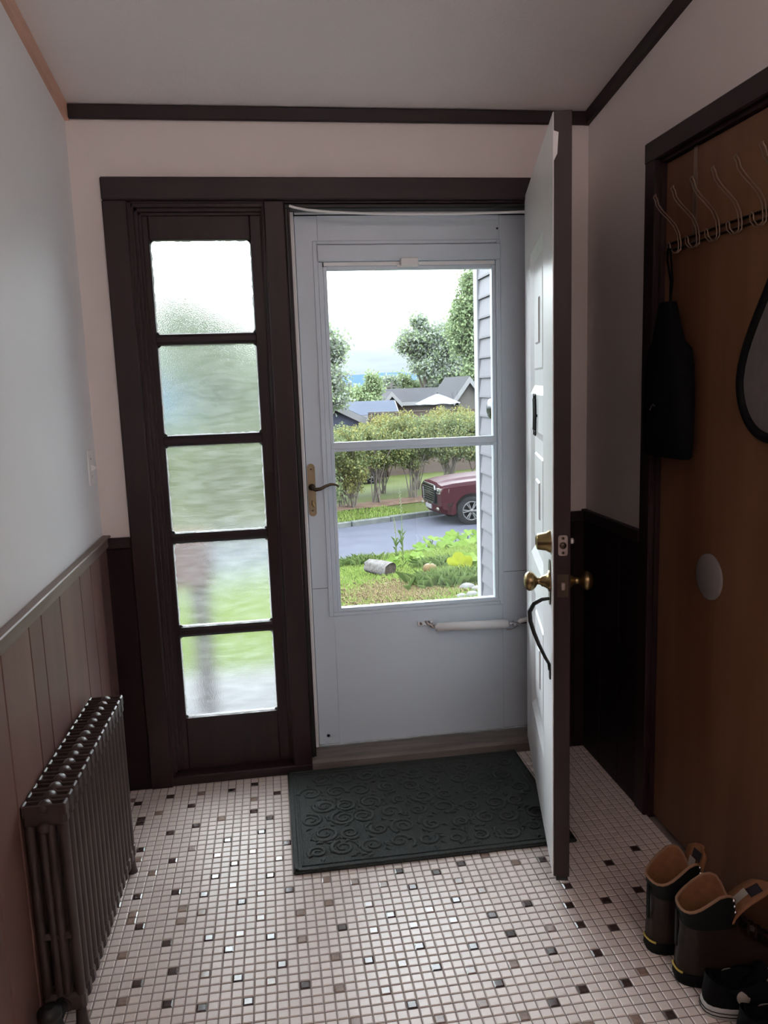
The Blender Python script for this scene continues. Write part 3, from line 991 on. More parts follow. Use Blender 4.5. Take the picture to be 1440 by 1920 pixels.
# small wrought ornament between the upper panels: two curled upright rods
mb = MB()
for xo in (.430, .480):
    pts = []
    for i in range(9):
        t = i / 8
        pts.append((xo + .010 * math.cos(math.pi * (t - .5)) - .008, -.008, L(1.311 + .10 * t)))
    mb.tube(pts, .0042, 8)
    for zq, s_ in ((1.311, -1), (1.411, 1)):
        mb.tube([(xo - .008 + .009 * math.sin(a), -.008, L(zq) + s_ * .0 + s_ * .009 * (1 - math.cos(a)) * .8) for a in [k * .7 for k in range(6)]], .0032, 6)
mb.box(.415, .485, -.007, -.002, L(1.355), L(1.363))
mb.build('wrought_ornament', M['black_iron'], ed)
mb = MB().box(.03, DL - .002, .008, DT - .004, -.014, .002)
mb.build('door_sweep', M['black_iron'], ed)
for z in (.25, 1.05, 1.9):
    MB().lathe([(.006, -.045), (.006, .045)], (-.002, DT + .004, L(z)), (0, 0, 1), 10).build('hinge', M['bronze'], ed)
# ------------------------------------------------------------------ closet door in the right wall
t8 = thing('trim_8', 'black-brown casing round the wooden closet door', 'trim', (W, -.52, 0))
t8['kind'] = 'structure'
MB().box(W - .02, W, DY0, -.486, 0, 2.167, .004).build('casing_board', M['dark'], t8, True)
MB().box(W - .02, W, DY1 - .068, DY1, 0, 2.167, .004).build('casing_board', M['dark'], t8, True)
MB().box(W - .022, W, DY1 - .068, -.486, 2.105, 2.167, .004).build('head_board', M['dark_y'], t8, True)
mb = MB()
mb.box(W - .004, W + .07, DY0 - .012, DY0, 0, 2.105)
mb.box(W - .004, W + .07, DY1, DY1 + .012, 0, 2.105)
mb.box(W - .004, W + .07, DY1, DY0, 2.0945, 2.105)
mb.build('jamb_lining', M['dark'], t8, True)
cdr = thing('door_3', 'flush reddish wood closet door in the right wall', 'door', (W + .012, -.97, 0))
cdr['kind'] = 'structure'
SX = W + .010
MB().box(SX, SX + .035, DY1 + .014, DY0 - .014, .012, 2.092, .002).build('leaf', M['slab'], cdr, True)
mb = MB()
mb.lathe([(.066, 0), (.066, .004), (.062, .007), (.0, .0075)], (SX, -.868, .905), (-1, 0, 0), 40)
o_ = mb.build('wall_bumper', M['pale'])
tag(o_, 'round pale disc stuck low on the wooden closet door', 'disc')

# over-door hook rack
rk = thing('hook_rack', 'bronze wire coat hook rack hung over the closet door', 'hook rack', (SX, -.95, 1.85))
mb = MB()
mb.tube([(SX - .006, -.585, 1.855), (SX - .006, -1.36, 1.855)], .004, 8)
mb.tube([(SX - .006, -.585, 1.835), (SX - .006, -1.36, 1.835)], .004, 8)
mb.build('rail', M['bronze'], rk, True)
for y in (-.735, -1.22):
    mb = MB()
    mb.box(SX - .003, SX - .0005, y - .010, y + .010, 1.83, 2.0935)
    mb.box(SX - .003, SX + .03, y - .010, y + .010, 2.0922, 2.0938)
    mb.build('strap', M['wire'], rk, True)
for k in range(7):
    y = -.672 - .1 * k
    mb = MB()
    prof = [(.085, .122), (.080, .105), (.066, .088), (.046, .070), (.026, .050), (.014, .026), (.010, .0), (.010, -.020)]
    L1 = [(SX - d, y + .007, 1.845 + z) for d, z in prof]
    R1 = [(SX - d, y - .007, 1.845 + z) for d, z in prof]
    top = [(SX - .090, y + .007, 1.845 + .128), (SX - .088, y + .004, 1.845 + .134), (SX - .088, y - .004, 1.845 + .134), (SX - .090, y - .007, 1.845 + .128)]
    mb.tube(L1[::-1] + top + R1, .0019, 6)
    low = [(.010, -.016), (.018, -.026), (.032, -.026), (.042, -.016), (.044, -.002)]
    mb.tube([(SX - d, y + .007, 1.845 + z) for d, z in low] + [(SX - .044, y, 1.845 + .004)] + [(SX - d, y - .007, 1.845 + z) for d, z in low[::-1]], .0019, 6)
    mb.build('hook', M['wire'], rk, True)

# black bag on its cord
yb = -.705
bg = thing('drawstring_bag', 'black cloth bag hanging on a long cord from the first hook', 'bag', (SX - .05, yb, 1.25))
mb = MB()
rings = []
for z, hw, dp, dy in ((1.235, .115, .022, .0), (1.24, .120, .030, .0), (1.30, .120, .036, .0), (1.40, .115, .040, .0), (1.50, .108, .038, -.0), (1.545, .10, .032, .0), (1.57, .068, .028, .008), (1.62, .05, .024, .012), (1.665, .036, .020, .014), (1.68, .032, .016, .014)):
    rings.append([(SX - .052 + dp * math.copysign(abs(math.cos(t)) ** .7, math.cos(t)), yb + dy + hw * math.copysign(abs(math.sin(t)) ** .6, math.sin(t)), z) for t in [2 * math.pi * q / 28 for q in range(28)]])
mb.loft(rings)
mb.build('pouch', M['black'], bg, True)
mb = MB()
for dy in (.012, -.010):
    mb.tube([(SX - .045, yb + .014, 1.675), (SX - .042, yb + .014 + dy * .5, 1.74), (SX - .042, yb + .03 + dy, 1.80), (SX - .042, -.672 + dy * .6, 1.831)], .0032, 6)
mb.tube([(SX - .042, -.672 + .0072, 1.831), (SX - .042, -.672, 1.834), (SX - .042, -.672 - .006, 1.831)], .0032, 6)
mb.build('cord', M['black'], bg, True)
mb = MB().tube([(SX - .093, yb + .03 - .010 * i, 1.372 + .010 * math.sin(i / 3 * math.pi) + .004 * i) for i in range(4)], .0016, 6)
mb.build('glint_arc', M['steel'], bg, True)  # steel arc modelled in place of a curved highlight on the cloth

# racket
rc = thing('racket', 'black-rimmed racket with a grey covered head on the closet door', 'racket', (SX - .02, -1.15, 1.5))
ol = []
for i in range(48):
    t = 2 * math.pi * i / 48
    c_, s_ = math.cos(t), math.sin(t)
    up = max(0, s_)
    yy = -1.150 + .132 * c_ * (1 - .80 * up ** 1.6)
    zz = 1.455 + (.142 * s_ if s_ < 0 else .255 * s_)
    ol.append((SX - .022, yy, zz))
MB().tube(ol, .0125, 10, closed=True).build('rim', M['black_rim'], rc, True)
mb = MB()
mb.add([(SX - .022, -1.15, 1.47)] + [(SX - .022, -1.15 + (p[1] + 1.15) * .95, 1.47 + (p[2] - 1.47) * .95) for p in ol], [(0, 1 + i, 1 + (i + 1) % 48) for i in range(48)])
mb.add([(SX - .016, -1.15, 1.47)] + [(SX - .016, -1.15 + (p[1] + 1.15) * .95, 1.47 + (p[2] - 1.47) * .95) for p in ol], [(0, 1 + i, 1 + (i + 1) % 48) for i in range(48)])
mb.build('head_cover', M['grey_face'], rc, True)
MB().tube([(SX - .022, -1.15, 1.70), (SX - .022, -1.15, 1.74), (SX - .022, -1.15, 1.80)], [.013, .012, .012], 12).build('handle', M['black_rim'], rc, True)

# light switch by the door corner
sw = thing('light_switch', 'white light switch plate on the left wall near the corner', 'switch', (0, -.10, 1.23))
MB().box(0, .0055, -.140, -.068, 1.168, 1.288, .002).build('plate', M['strip'], sw, True)
MB().prism([(.004, 1.214), (.004, 1.240), (.020, 1.232), (.022, 1.224)], lambda a, b, d: (a, d, b), -.109, -.099).build('toggle', M['strip'], sw, True)
for z in (1.198, 1.258): MB().lathe([(.0035, 0), (.0035, .0012), (0, .0016)], (.0055, -.104, z), (1, 0, 0), 8).build('screw', M['steel'], sw, True)

# ------------------------------------------------------------------ radiator
rd = thing('radiator', 'dark brown cast iron radiator against the left wall panelling', 'radiator', (.07, -.84, 0))
RX0, RX1, RZ1 = .029, .126, .574
NS, PY = 16, (1.172 - .518) / 16


def section_mb():
    mb = MB()
    hy = .0155
    # flat header loops at top, middle and foot joined by four upright tubes
    cols = [RX0 + .012, RX0 + .040, RX1 - .040, RX1 - .012]
    for cx in cols:
        ring = lambda z, k=1.0: [(cx + .0105 * k * math.cos(t), hy * .92 * k * math.sin(t), z) for t in [2 * math.pi * q / 10 for q in range(10)]]
        mb.loft([ring(.055), ring(.075), ring(RZ1 - .03)], True, True)
    mb.box(RX0, RX1, -hy, hy, .052, .098, .008)
    mb.box(RX0 + .004, RX1 - .004, -hy * .7, hy * .7, .235, .252, .005)
    # top: rim round a sunken trough
    z0, z1 = RZ1 - .055, RZ1
    mb.box(RX0, RX1, -hy, hy, z0, z1 - .010, .008)
    mb.box(RX0, RX1, -hy, -hy + .0055, z1 - .022, z1, .0025)
    mb.box(RX0 + .002, RX1 - .002, hy - .0045, hy, z1 - .022, z1 - .002, .002)
    mb.box(RX1 - .008, RX1, -hy, hy, z1 - .03, z1, .003)
    mb.box(RX0, RX0 + .007, -hy, hy, z1 - .03, z1, .003)
    return mb


sec = hub = None
for k in range(NS):
    y = -.518 - PY * (k + .5)
    if sec is None:
        sec = section_mb().build('section', M['iron'], rd)
        sec.data.transform(Matrix.Translation((-rd.location.x, 0, 0)))
        hb = MB()
        hb.ball(((RX0 + RX1) / 2 - .07, 0, RZ1 - .012), (.016, PY * .52, .016), 12, 8)
        hub = hb.build('hub', M['iron'], sec)
        hub2 = MB().tube([((RX0 + RX1) / 2 - .07, -PY * .5, .075), ((RX0 + RX1) / 2 - .07, PY * .5, .075)], .017, 12).build('hub', M['iron'], sec)
        so, hu = sec, hub
    else:
        so = sec.copy()
        COL.objects.link(so)
        so.parent = rd
        hu = hub.copy()
        COL.objects.link(hu)
        hu.parent = so
        h2 = hub2.copy()
        COL.objects.link(h2)
        h2.parent = so
    so.location = (0, y - rd.location.y, 0)
for y in (-.518 - PY * .5, -.518 - PY * (NS - .5)):
    for x in (RX0 + .016, RX1 - .016):
        MB().loft([[(x + r * math.cos(t), y + r * math.sin(t), z) for t in [2 * math.pi * q / 10 for q in range(10)]] for r, z in ((.018, 0), (.015, .01), (.011, .06))], True, True).build('leg', M['iron'], rd, True)
mb = MB()
ye = -1.172
mb.tube([(.072, ye + .01, .078), (.072, ye - .05, .078)], .016, 12)
mb.tube([(.072, ye - .075, 0), (.072, ye - .075, .11)], .014, 12)
mb.ball((.072, ye - .07, .078), (.026, .03, .028), 12, 8)
vb = mb.build('valve', M['black_iron'], rd, True)
mb = MB()
mb.lathe([(.012, 0), (.026, .004), (.026, .022), (.010, .03)], (.072, ye - .075, .108), (0, 0, 1), 16)
mb.build('valve_handle', M['black_iron'], vb, True)
mb = MB()
mb.lathe([(.012, 0), (.014, .006), (.007, .012), (0, .013)], ((RX0 + RX1) / 2, ye + .001, RZ1 - .050), (0, -1, 0), 14)
mb.build('end_plug', M['iron'], rd, True)
rd.location.x -= .0075
rd.rotation_euler.z = -.024

# ------------------------------------------------------------------ doormat
MX0, MX1, MY0, MY1, MH = .607, 1.515, -.662, -.012, .010
dm = thing('doormat', 'black-green rubber doormat with raised scroll pattern before the door', 'doormat', (1.06, -.33, 0))
MB().box(MX0, MX1, MY0, MY1, .0, MH, .005).build('base', M['mat_base'], dm, True)
mb = MB()
for ins, wd, hh in ((.004, .014, .0035), (.026, .009, .003)):
    a, b, c, d = MX0 + ins, MX1 - ins, MY0 + ins, MY1 - ins
    for q in ((a, b, c, c + wd), (a, b, d - wd, d), (a, a + wd, c, d), (b - wd, b, c, d)):
        mb.box(*q, MH - .002, MH + hh, .002)
mb.build('border', M['mat_base'], dm, True)
mb = MB()
rs = random.Random(3)


def spiral(cx, cy, r, turns, a0, dirn):
    n = int(16 * turns)
    pts, rad = [], []
    for i in range(n + 1):
        t = i / n
        a = a0 + dirn * t * turns * 2 * math.pi
        q = r * (1 - .80 * t)
        pts.append((cx + q * math.cos(a), cy + q * math.sin(a), MH + .001))
        rad.append(.0078 * (1 - .45 * t))
    mb.tube(pts, rad, 6, flat=.62)


nx, ny = 9, 6
cw, chh = (MX1 - MX0 - .10) / nx, (MY1 - MY0 - .10) / ny
for i in range(nx):
    for j in range(ny):
        cx, cy = MX0 + .05 + (i + .5 + (.18 if j % 2 else -.18)) * cw, MY0 + .05 + (j + .5) * chh
        s_ = 1 if (i + j) % 2 else -1
        r = min(cw, chh) * rs.uniform(.30, .52)
        spiral(cx + rs.uniform(-.012, .012), cy + rs.uniform(-.012, .012), r, rs.uniform(1.2, 1.8), rs.uniform(0, 6.28), s_)
        # leaf scrolls between the spirals
        for k in range(5):
            a = rs.uniform(0, 6.28)
            px, py = cx + cw * .5 * math.cos(a), cy + chh * .5 * math.sin(a)
            if MX0 + .05 < px < MX1 - .05 and MY0 + .05 < py < MY1 - .05:
                b_ = a + 1.4 * s_
                mb.tube([(px, py, MH), (px + .012 * math.cos(b_), py + .012 * math.sin(b_), MH + .001), (px + .026 * math.cos(b_ + .5), py + .026 * math.sin(b_ + .5), MH)], [.002, .008, .001], 6, flat=.6)
mb.build('scroll_relief', M['mat_relief'], dm, True)
mb = MB()
for q in range(34):
    x, y, a = rs.uniform(MX0 + .03, MX1 - .1), rs.uniform(MY0 + .02, MY1 - .15), rs.uniform(0, 3.14)
    l_ = rs.uniform(.004, .012)
    mb.tube([(x, y, MH + .0055), (x + l_ * math.cos(a), y + l_ * math.sin(a), MH + .006)], .0008, 5)
o_ = mb.build('dry_bits', M['straw'], dm, True)
o_['kind'] = 'stuff'

# ------------------------------------------------------------------ boots
def sring(x0, x1, w, z, n=26, p=.75, dz=None, toe=1.0):
    cx, hx_ = (x0 + x1) / 2, (x1 - x0) / 2
    out = []
    for q in range(n):
        t = 2 * math.pi * q / n
        c_, s_ = math.cos(t), math.sin(t)
        x = cx + hx_ * math.copysign(abs(c_) ** p, c_)
        y = w * math.copysign(abs(s_) ** p, s_)
        out.append((x, y, z + (dz(x, y) if dz else 0)))
    return out


def make_boot(name, label, loc, rz, group, tongue_lean, tall=1.0):
    t = thing(name, label, 'boot', loc, rz, group)
    mb = MB()
    n = 26
    lo_ = [sring(-.002, .292, .047, .0, n), sring(-.006, .297, .051, .012, n), sring(-.004, .294, .050, .030, n)]
    mb.loft(lo_)
    mb.build('sole', M['sole'], t)
    dip = lambda x, y: .034 * math.exp(-((x - .095) / .045) ** 2) - .016 * math.exp(-((x - .0) / .035) ** 2) - .040 * max(0, (x - .118) / .02)
    rings = [sring(.0, .288, .046, .030, n), sring(-.002, .284, .048, .050, n), sring(.0, .262, .047, .072, n), sring(.004, .222, .044, .092, n), sring(.008, .175, .042, .112, n), sring(.010, .150, .041, .132, n), sring(.008, .140, .042, .155, n)]
    mb = MB().loft(rings, True, False)
    mb.build('leather_upper', M['leather'], t)
    up = [sring(.008, .140, .042, .155, n), sring(.003, .137, .046, .175, n), sring(.0, .135, .050, .200 * tall, n, dz=lambda x, y: dip(x, y) * .6), sring(-.001, .136, .051, .212 * tall, n, dz=dip)]
    MB().loft(up, False, False).build('collar', M['collar'], t)
    inn = [[(.067 + (x - .067) * .90, y * .88, z - .0) for x, y, z in up[3]], [(.067 + (x - .067) * .86, y * .84, z - .03) for x, y, z in up[3]], [(.070 + (x - .067) * .70, y * .66, .125) for x, y, z in up[3]], [(.070 + (x - .067) * .62, y * .60, .06) for x, y, z in up[3]]]
    MB().loft(inn, False, True).build('lining', M['lining'], t)
    rim = [(.067 + (x - .067) * .95, y * .94, z + .001) for x, y, z in up[3]]
    mb = MB()
    mb.tube(rim, .0038, 8, closed=True)
    mb.build('edge_binding', M['lining_edge'], t)
    # tongue
    mb = MB()
    sec_ = []
    for i in range(9):
        q = i / 8
        x = .126 + tongue_lean * q ** 1.3 * .10
        z = .165 + .105 * q * (1 - .28 * tongue_lean * q)
        wd = .036 * (1 - .0 * q) if q < .8 else .036 * (1 - ((q - .8) / .2) ** 2 * .55)
        sec_.append([(x - .006 * math.cos(a * math.pi / 2) * .0 + (-.010 * (a / 1) ** 2), wd * a, z) for a in (-1, -.5, 0, .5, 1)] + [(x + .007 - .010 * a * a, wd * a, z) for a in (1, .5, 0, -.5, -1)])
    mb.loft(sec_)
    tg = mb.build('tongue', M['lining'], t)
    mid = sec_[7]
    lowr = sec_[5]
    mb = MB()
    mb.add([(lowr[1][0] - .0025, -.016, lowr[1][2]), (lowr[1][0] - .0025, .016, lowr[1][2]), (mid[1][0] - .0025, .016, mid[1][2]), (mid[1][0] - .0025, -.016, mid[1][2])], [(0, 1, 2, 3)])
    mb.build('label_patch', M['label'], tg)
    mb = MB()
    l2 = sec_[2]
    mb.add([(l2[1][0] - .0032, -.004, l2[1][2]), (l2[1][0] - .0032, .022, l2[1][2]), (lowr[1][0] - .0032, .022, lowr[1][2]), (lowr[1][0] - .0032, -.002, lowr[1][2])], [(0, 1, 2, 3)])
    mb.build('care_tag', M['white_tag'], tg)
    for s_ in (-1, 1):
        mb = MB()
        for k in range(3):
            mb.ball((.118 + .004 * k, s_ * .041 * (1 - .08 * k), .232 - .018 * k), .0048, 8, 6)
        mb.build('lace_hook', M['chrome'], t)
    mb = MB()
    for k in range(7):
        x, z = .132 + .018 * k * (1 if k > 1 else .4), .165 - .0125 * k
        mb.tube([(x - .008, -.034, z - .004), (x + .004, -.012, z + .006), (x + .006, .012, z + .006), (x - .006, .034, z - .004)], .003, 6)
    mb.build('lace', M['leather'], t)
    mb = MB()
    ar = sring(-.004, .294, .0500, .0335, 72)[33:42]
    mb.tube(ar, .0026, 6)
    mb.build('yellow_stripe', M['yellow'], t)
    mb = MB()
    mb.box(-.004, .0005, -.006, .006, .09, .185, .0015)
    mb.build('heel_strip', M['collar'], t)
    return t


make_boot('work_boot', 'dark brown work boot with tan lining nearest the door, behind the other', (1.508, -1.155, 0), math.radians(6), 'pair of work boots', .25)
make_boot('work_boot', 'dark brown work boot with tan tongue flopped open beside the sneakers', (1.528, -1.262, 0), math.radians(-7), 'pair of work boots', .95)


def make_sneaker(label, loc, rz):
    t = thing('sneaker', label, 'sneaker', loc, rz, 'pair of black sneakers')
    n = 26
    MB().loft([sring(.0, .282, .044, .0, n), sring(-.004, .287, .047, .010, n), sring(-.003, .286, .047, .026, n), sring(.002, .280, .044, .030, n)]).build('sole', M['white_rubber'], t)
    mb = MB()
    for z in (.0115, .020):
        mb.tube([(p[0], p[1], z) for p in sring(-.0045, .2875, .0475, z, n)], .0011, 5, closed=True)
    mb.build('sole_line', M['suede'], t)
    MB().loft([sring(.001, .278, .043, .029, n), sring(.0, .270, .044, .045, n), sring(.002, .235, .042, .062, n), sring(.004, .180, .038, .076, n), sring(.006, .135, .035, .086, n, dz=lambda x, y: -.010 * math.exp(-((x - .06) / .03) ** 2) + .012 * math.exp(-(x / .02) ** 2))], True, False).build('upper', M['suede'], t)
    MB().loft([[(.07 + (x - .07) * .88, y * .82, z) for x, y, z in sring(.006, .135, .035, .086, n, dz=lambda x, y: -.010 * math.exp(-((x - .06) / .03) ** 2) + .012 * math.exp(-(x / .02) ** 2))], sring(.02, .12, .024, .045, n)], False, True).build('lining', M['black'], t)
    mb = MB()
    sec_ = [[(.118 + .022 * q + .0, w_ * a, .078 + .030 * q - .006 * a * a) for a in (-1, 0, 1)] + [(.124 + .022 * q, w_ * a, .081 + .030 * q - .006 * a * a) for a in (1, 0, -1)] for q, w_ in ((-1.2, .028), (0, .030), (.7, .028), (1, .018))]
    mb.loft(sec_)
    mb.build('tongue', M['suede'], t)
    mb = MB()
    for k in range(5):
        x, z = .140 + .018 * k, .092 - .0065 * k
        mb.tube([(x, -.026, z - .006), (x + .003, 0, z + .003), (x, .026, z - .006)], .0032, 6)
    mb.build('lace', M['white_tag'], t)
    for s_ in (-1, 1):
        mb = MB()
        mb.lathe([(.016, 0), (.016, .002), (0, .0025)], (.075, s_ * .0395, .060), (0, s_, .25), 16)
        mb.build('side_patch', M['white_tag'], t)
    return t


make_sneaker('black sneaker with white sole beside the boots, behind the other sneaker', (1.537, -1.372, 0), math.radians(-4))
make_sneaker('black sneaker with white sole nearest the viewer, overlapping the other sneaker', (1.555, -1.482, 0), math.radians(-8))
# ------------------------------------------------------------------ outdoors: ground
RA = math.radians(22)
TV, NV = Vector((math.cos(RA), math.sin(RA), 0)), Vector((-math.sin(RA), math.cos(RA), 0))
S_NEAR, S_KERB = 12.87, 16.9
ZR = -2.5


def sp(s, t, z=0.0):
    p = NV * s + TV * t
    return Vector((p.x, p.y, z))


def ground_z(x, y):
    s = x * NV.x + y * NV.y
    if s < S_NEAR: return max(-.62, -.62) if s < .6 else -.62 + (ZR + .02 + .62) * (s - .6) / (S_NEAR - .6)
    if s < S_KERB: return ZR
    if s < 20: return ZR + .13
    if s < 40: return ZR + .13 - (s - 20) * .075
    return ZR + .13 - 1.5 - (s - 40) * .02


def strip(name, m, ss, t0, t1, nt, zf=None, jit=0.0, label=None, cat=None):
    V, F = [], []
    rj = random.Random(name)
    ts = [t0 + (t1 - t0) * i / nt for i in range(nt + 1)]
    for s_ in ss:
        for t_ in ts:
            p = sp(s_, t_)
            z = ground_z(p.x, p.y) if zf is None else zf(s_)
            V.append((p.x, p.y, z + rj.uniform(-jit, jit)))
    k = nt + 1
    for a in range(len(ss) - 1):
        for b in range(nt): F.append((a * k + b, a * k + b + 1, (a + 1) * k + b + 1, (a + 1) * k + b))
    o = np_mesh(name, V, F, m, smooth=True)
    st(o, label, cat)
    return o


lin_ = lambda a, b, n: [a + (b - a) * i / n for i in range(n + 1)]
strip('ground', M['lawn'], lin_(-6, S_NEAR, 60), -40, 40, 160, jit=.012, label='front lawn sloping from the house down to the road', cat='lawn')
strip('road', M['asphalt'], [S_NEAR - .25, 14, 15, 16, S_KERB + .05], -60, 60, 60, zf=lambda s: ZR + .03 * math.sin((s - S_NEAR) / 4 * math.pi) - .02 * (s < S_NEAR), label='pale grey asphalt road crossing beyond the front lawn', cat='road')
strip('trim_9', M['lawn_far'], lin_(S_KERB + .12, 19.0, 5), -60, 60, 120, jit=.01, label='grass verge behind the stone curb across the road', cat='verge')
strip('trim_10', M['mulch'], lin_(18.75, 20.0, 4), -60, 60, 160, zf=lambda s: ZR + .15 + .05 * math.sin(max(0, min(1, (s - 18.75) / 1.25)) * math.pi), jit=.018, label='strip of red-brown mulch under the shrubs', cat='mulch')
strip('trim_11', M['lawn_far'], lin_(19.9, 40, 20) + lin_(44, 150, 16), -160, 160, 100, jit=.01, label='bright neighbouring lawn behind the shrubs', cat='lawn')
# granite curb stones
kb = thing('curb', 'row of grey granite curb stones along the far side of the road', 'curb', tuple(sp(S_KERB, 8, ZR)))
kb['kind'] = 'structure'
t_ = -22.0
rk_ = random.Random(9)
while t_ < 20:
    l_ = rk_.uniform(.95, 1.5)
    mb = MB()
    mb.box(t_ + .012, t_ + l_ - .012, S_KERB + rk_.uniform(-.015, .015), S_KERB + .16, ZR - .05, ZR + .145 + rk_.uniform(-.012, .012), .02)
    mb.v = [tuple(sp(v[1], v[0], v[2])) for v in mb.v]
    mb.build('curb_stone', M['granite'], kb, True)
    t_ += l_

# porch slab, its post, and the house wing beside the door
po = MB().box(-2.2, 1.96, .165, 1.62, -.75, -.14, .01).build('trim_12', M['concrete'])
st(po, 'pale concrete porch slab outside the sidelight', 'porch')
pp = thing('porch_post', 'short grey post with brown top seen blurred through the sidelight', 'post', (.225, 1.06, -.14))
mb = MB()
mb.box(-.042, .042, -.042, .042, 0, .86, .004)
mb.build('shaft', M['post'], pp)
mb = MB()
mb.box(-.20, .06, -.10, .10, .66, .90, .012)
mb.box(-.21, .07, -.11, .11, .88, .905, .006)
mb.build('planter_box', M['post_cap'], pp)

pr_ = MB()  # unseen roof, added to keep high skylight off the siding
pr_.box(-2.2, 2.0, .16, 1.3, 2.56, 2.64)
pr_.box(-2.2, 2.0, 1.26, 1.32, 2.50, 2.74)
st(pr_.build('trim_14', M['siding']), 'unseen flat porch roof added to shade the siding', 'porch roof')
WX, WY = 1.985, 2.20
wx = MB().box(WX + .012, WX + .16, .165, WY - .02, -1.2, 3.9).build('wall_outside', M['siding'])
st(wx, 'white lapped siding of the house wing right of the storm door', 'wall')
EXP = .1235
z_ = -1.1
base = None
k = 0
while z_ < 3.8:
    if base is None:
        mb = MB()
        mb.prism([(WX + .012, 0), (WX - .006, .0), (WX - .006, .012), (WX + .008, EXP + .01), (WX + .012, EXP + .01)], lambda a, b, d: (a, d, b), .17, WY - .012)
        base = mb.build('siding_lap', M['siding'], wx)
        so = base
    else:
        so = bpy.data.objects.new('siding_lap', base.data)
        COL.objects.link(so)
        so.parent = wx
    so.location = (0, 0, z_)
    z_ += EXP
mb = MB()
mb.box(WX - .014, WX + .012, WY - .012, WY + .075, -1.1, 3.85, .004)
mb.box(WX + .012, WX + .20, WY + .0, WY + .075, -1.1, 3.85, .004)
mb.build('corner_board', M['corner'], wx)
# round glass lamp on that siding
pl_ = hit(921, 766, 0, WX - .02)
wlmp = thing('wall_lamp', 'round grey wall lamp on the white siding', 'lamp', tuple(pl_))
mb = MB()
mb.lathe([(.075, 0), (.075, .010), (.066, .014)], (.026, 0, 0), (-1, 0, 0), 24)
mb.build('back_plate', M['steel'], wlmp)
mb = MB()
mb.lathe([(.064, .0), (.066, .012), (.056, .028), (.03, .038), (0, .042)], (.015, 0, 0), (-1, 0, 0), 24)
mb.build('shade', M['car_chrome'], wlmp)

# ------------------------------------------------------------------ leaves, blades
def leaf_quads(P_, size, rng, aspect=.6, droop=.0):
    n = len(P_)
    a = rng.normal(size=(n, 3))
    a /= np.linalg.norm(a, axis=1)[:, None]
    b = rng.normal(size=(n, 3))
    b -= (b * a).sum(1)[:, None] * a
    b /= np.linalg.norm(b, axis=1)[:, None]
    s = size * rng.uniform(.6, 1.3, size=(n, 1))
    A, B = a * s * .5, b * s * .5 * aspect
    V = np.stack([P_ - A, P_ + B - A * .1, P_ + A, P_ - B - A * .1], axis=1).reshape(-1, 3)
    F = np.arange(4 * n).reshape(-1, 4)
    return V, F


def blob_points(blobs, n, rng, shell=.55):
    w = np.array([max(b[3], .1) * max(b[4], .1) * max(b[5], .1) for b in blobs]) ** .67
    w /= w.sum()
    out = []
    for b, k in zip(blobs, (w * n).astype(int)):
        d = rng.normal(size=(k, 3))
        d /= np.linalg.norm(d, axis=1)[:, None]
        r = shell + (1 - shell) * rng.uniform(size=(k, 1)) ** .6
        # clumpy surface
        q = np.array(b[:3]) + d * r * np.array(b[3:6])
        q += rng.normal(scale=.05 * max(b[3:6]), size=(k, 3))
        out.append(q)
    return np.concatenate(out)


def blades(P_, h, w, rng, lean=.35, seg=2):
    n = len(P_)
    az = rng.uniform(0, 2 * np.pi, n)
    ln = rng.uniform(0, lean, n)
    hh = h * rng.uniform(.5, 1.2, n)
    side = np.stack([-np.sin(az), np.cos(az), np.zeros(n)], 1) * (w * rng.uniform(.6, 1.2, n))[:, None] * .5
    out = np.stack([np.cos(az), np.sin(az), np.zeros(n)], 1)
    up = np.array([0, 0, 1.0])
    mid = P_ + up * (hh * .55)[:, None] + out * (hh * ln * .25)[:, None]
    tip = P_ + up * (hh * (1 - .35 * ln))[:, None] + out * (hh * ln)[:, None]
    V = np.stack([P_ - side, P_ + side, mid + side * .8, tip, mid - side * .8], 1).reshape(-1, 3)
    F = np.arange(5 * n).reshape(-1, 5)
    return V, F


rg = np.random.default_rng(21)


def on_ground(x, y):
    return np.array([ground_z(a, b) for a, b in zip(x, y)])


# lawn blades where the door glass looks
n = 60000
yy = 3.6 + (17.0 - 3.6) * rg.uniform(size=n)
xx = -1.2 + (.30 * (yy + 2.9) + 2.0) * rg.uniform(size=n)
s_ = xx * NV.x + yy * NV.y
ok = s_ < S_NEAR - .05
xx, yy = xx[ok], yy[ok]
V, F = blades(np.stack([xx, yy, on_ground(xx, yy) - .01], 1), .10, .012, rg, .8)
o_ = np_mesh('grass', V, F, M['blade'])
tag(o_, 'short green grass blades growing on the sloping front lawn', 'grass', kind='stuff')
n = 9000
xx = -6.0 + 6 * rg.uniform(size=n)
yy = 1.8 + 6 * rg.uniform(size=n)
n = 7000
t2 = -2 + 14 * rg.uniform(size=n)
s2 = S_KERB + .17 + 1.6 * rg.uniform(size=n)
pq = np.array([sp(a, b) for a, b in zip(s2, t2)])
V, F = blades(np.stack([pq[:, 0], pq[:, 1], np.full(n, ZR + .12)], 1), .12, .02, rg, .8)
o_ = np_mesh('grass', V, F, M['blade'])
tag(o_, 'grass of the verge between the granite curb and the mulch strip', 'grass', kind='stuff')


# ------------------------------------------------------------------ the garden patch right of the doorway
def gpt(px, py):
    """ground point under a pixel of the lawn"""
    z = -1.5
    for _ in range(12):
        p = hit(px, py, 2, z)
        z = .5 * z + .5 * ground_z(p.x, p.y)
    p = hit(px, py, 2, z)
    return Vector((p.x, p.y, ground_z(p.x, p.y)))


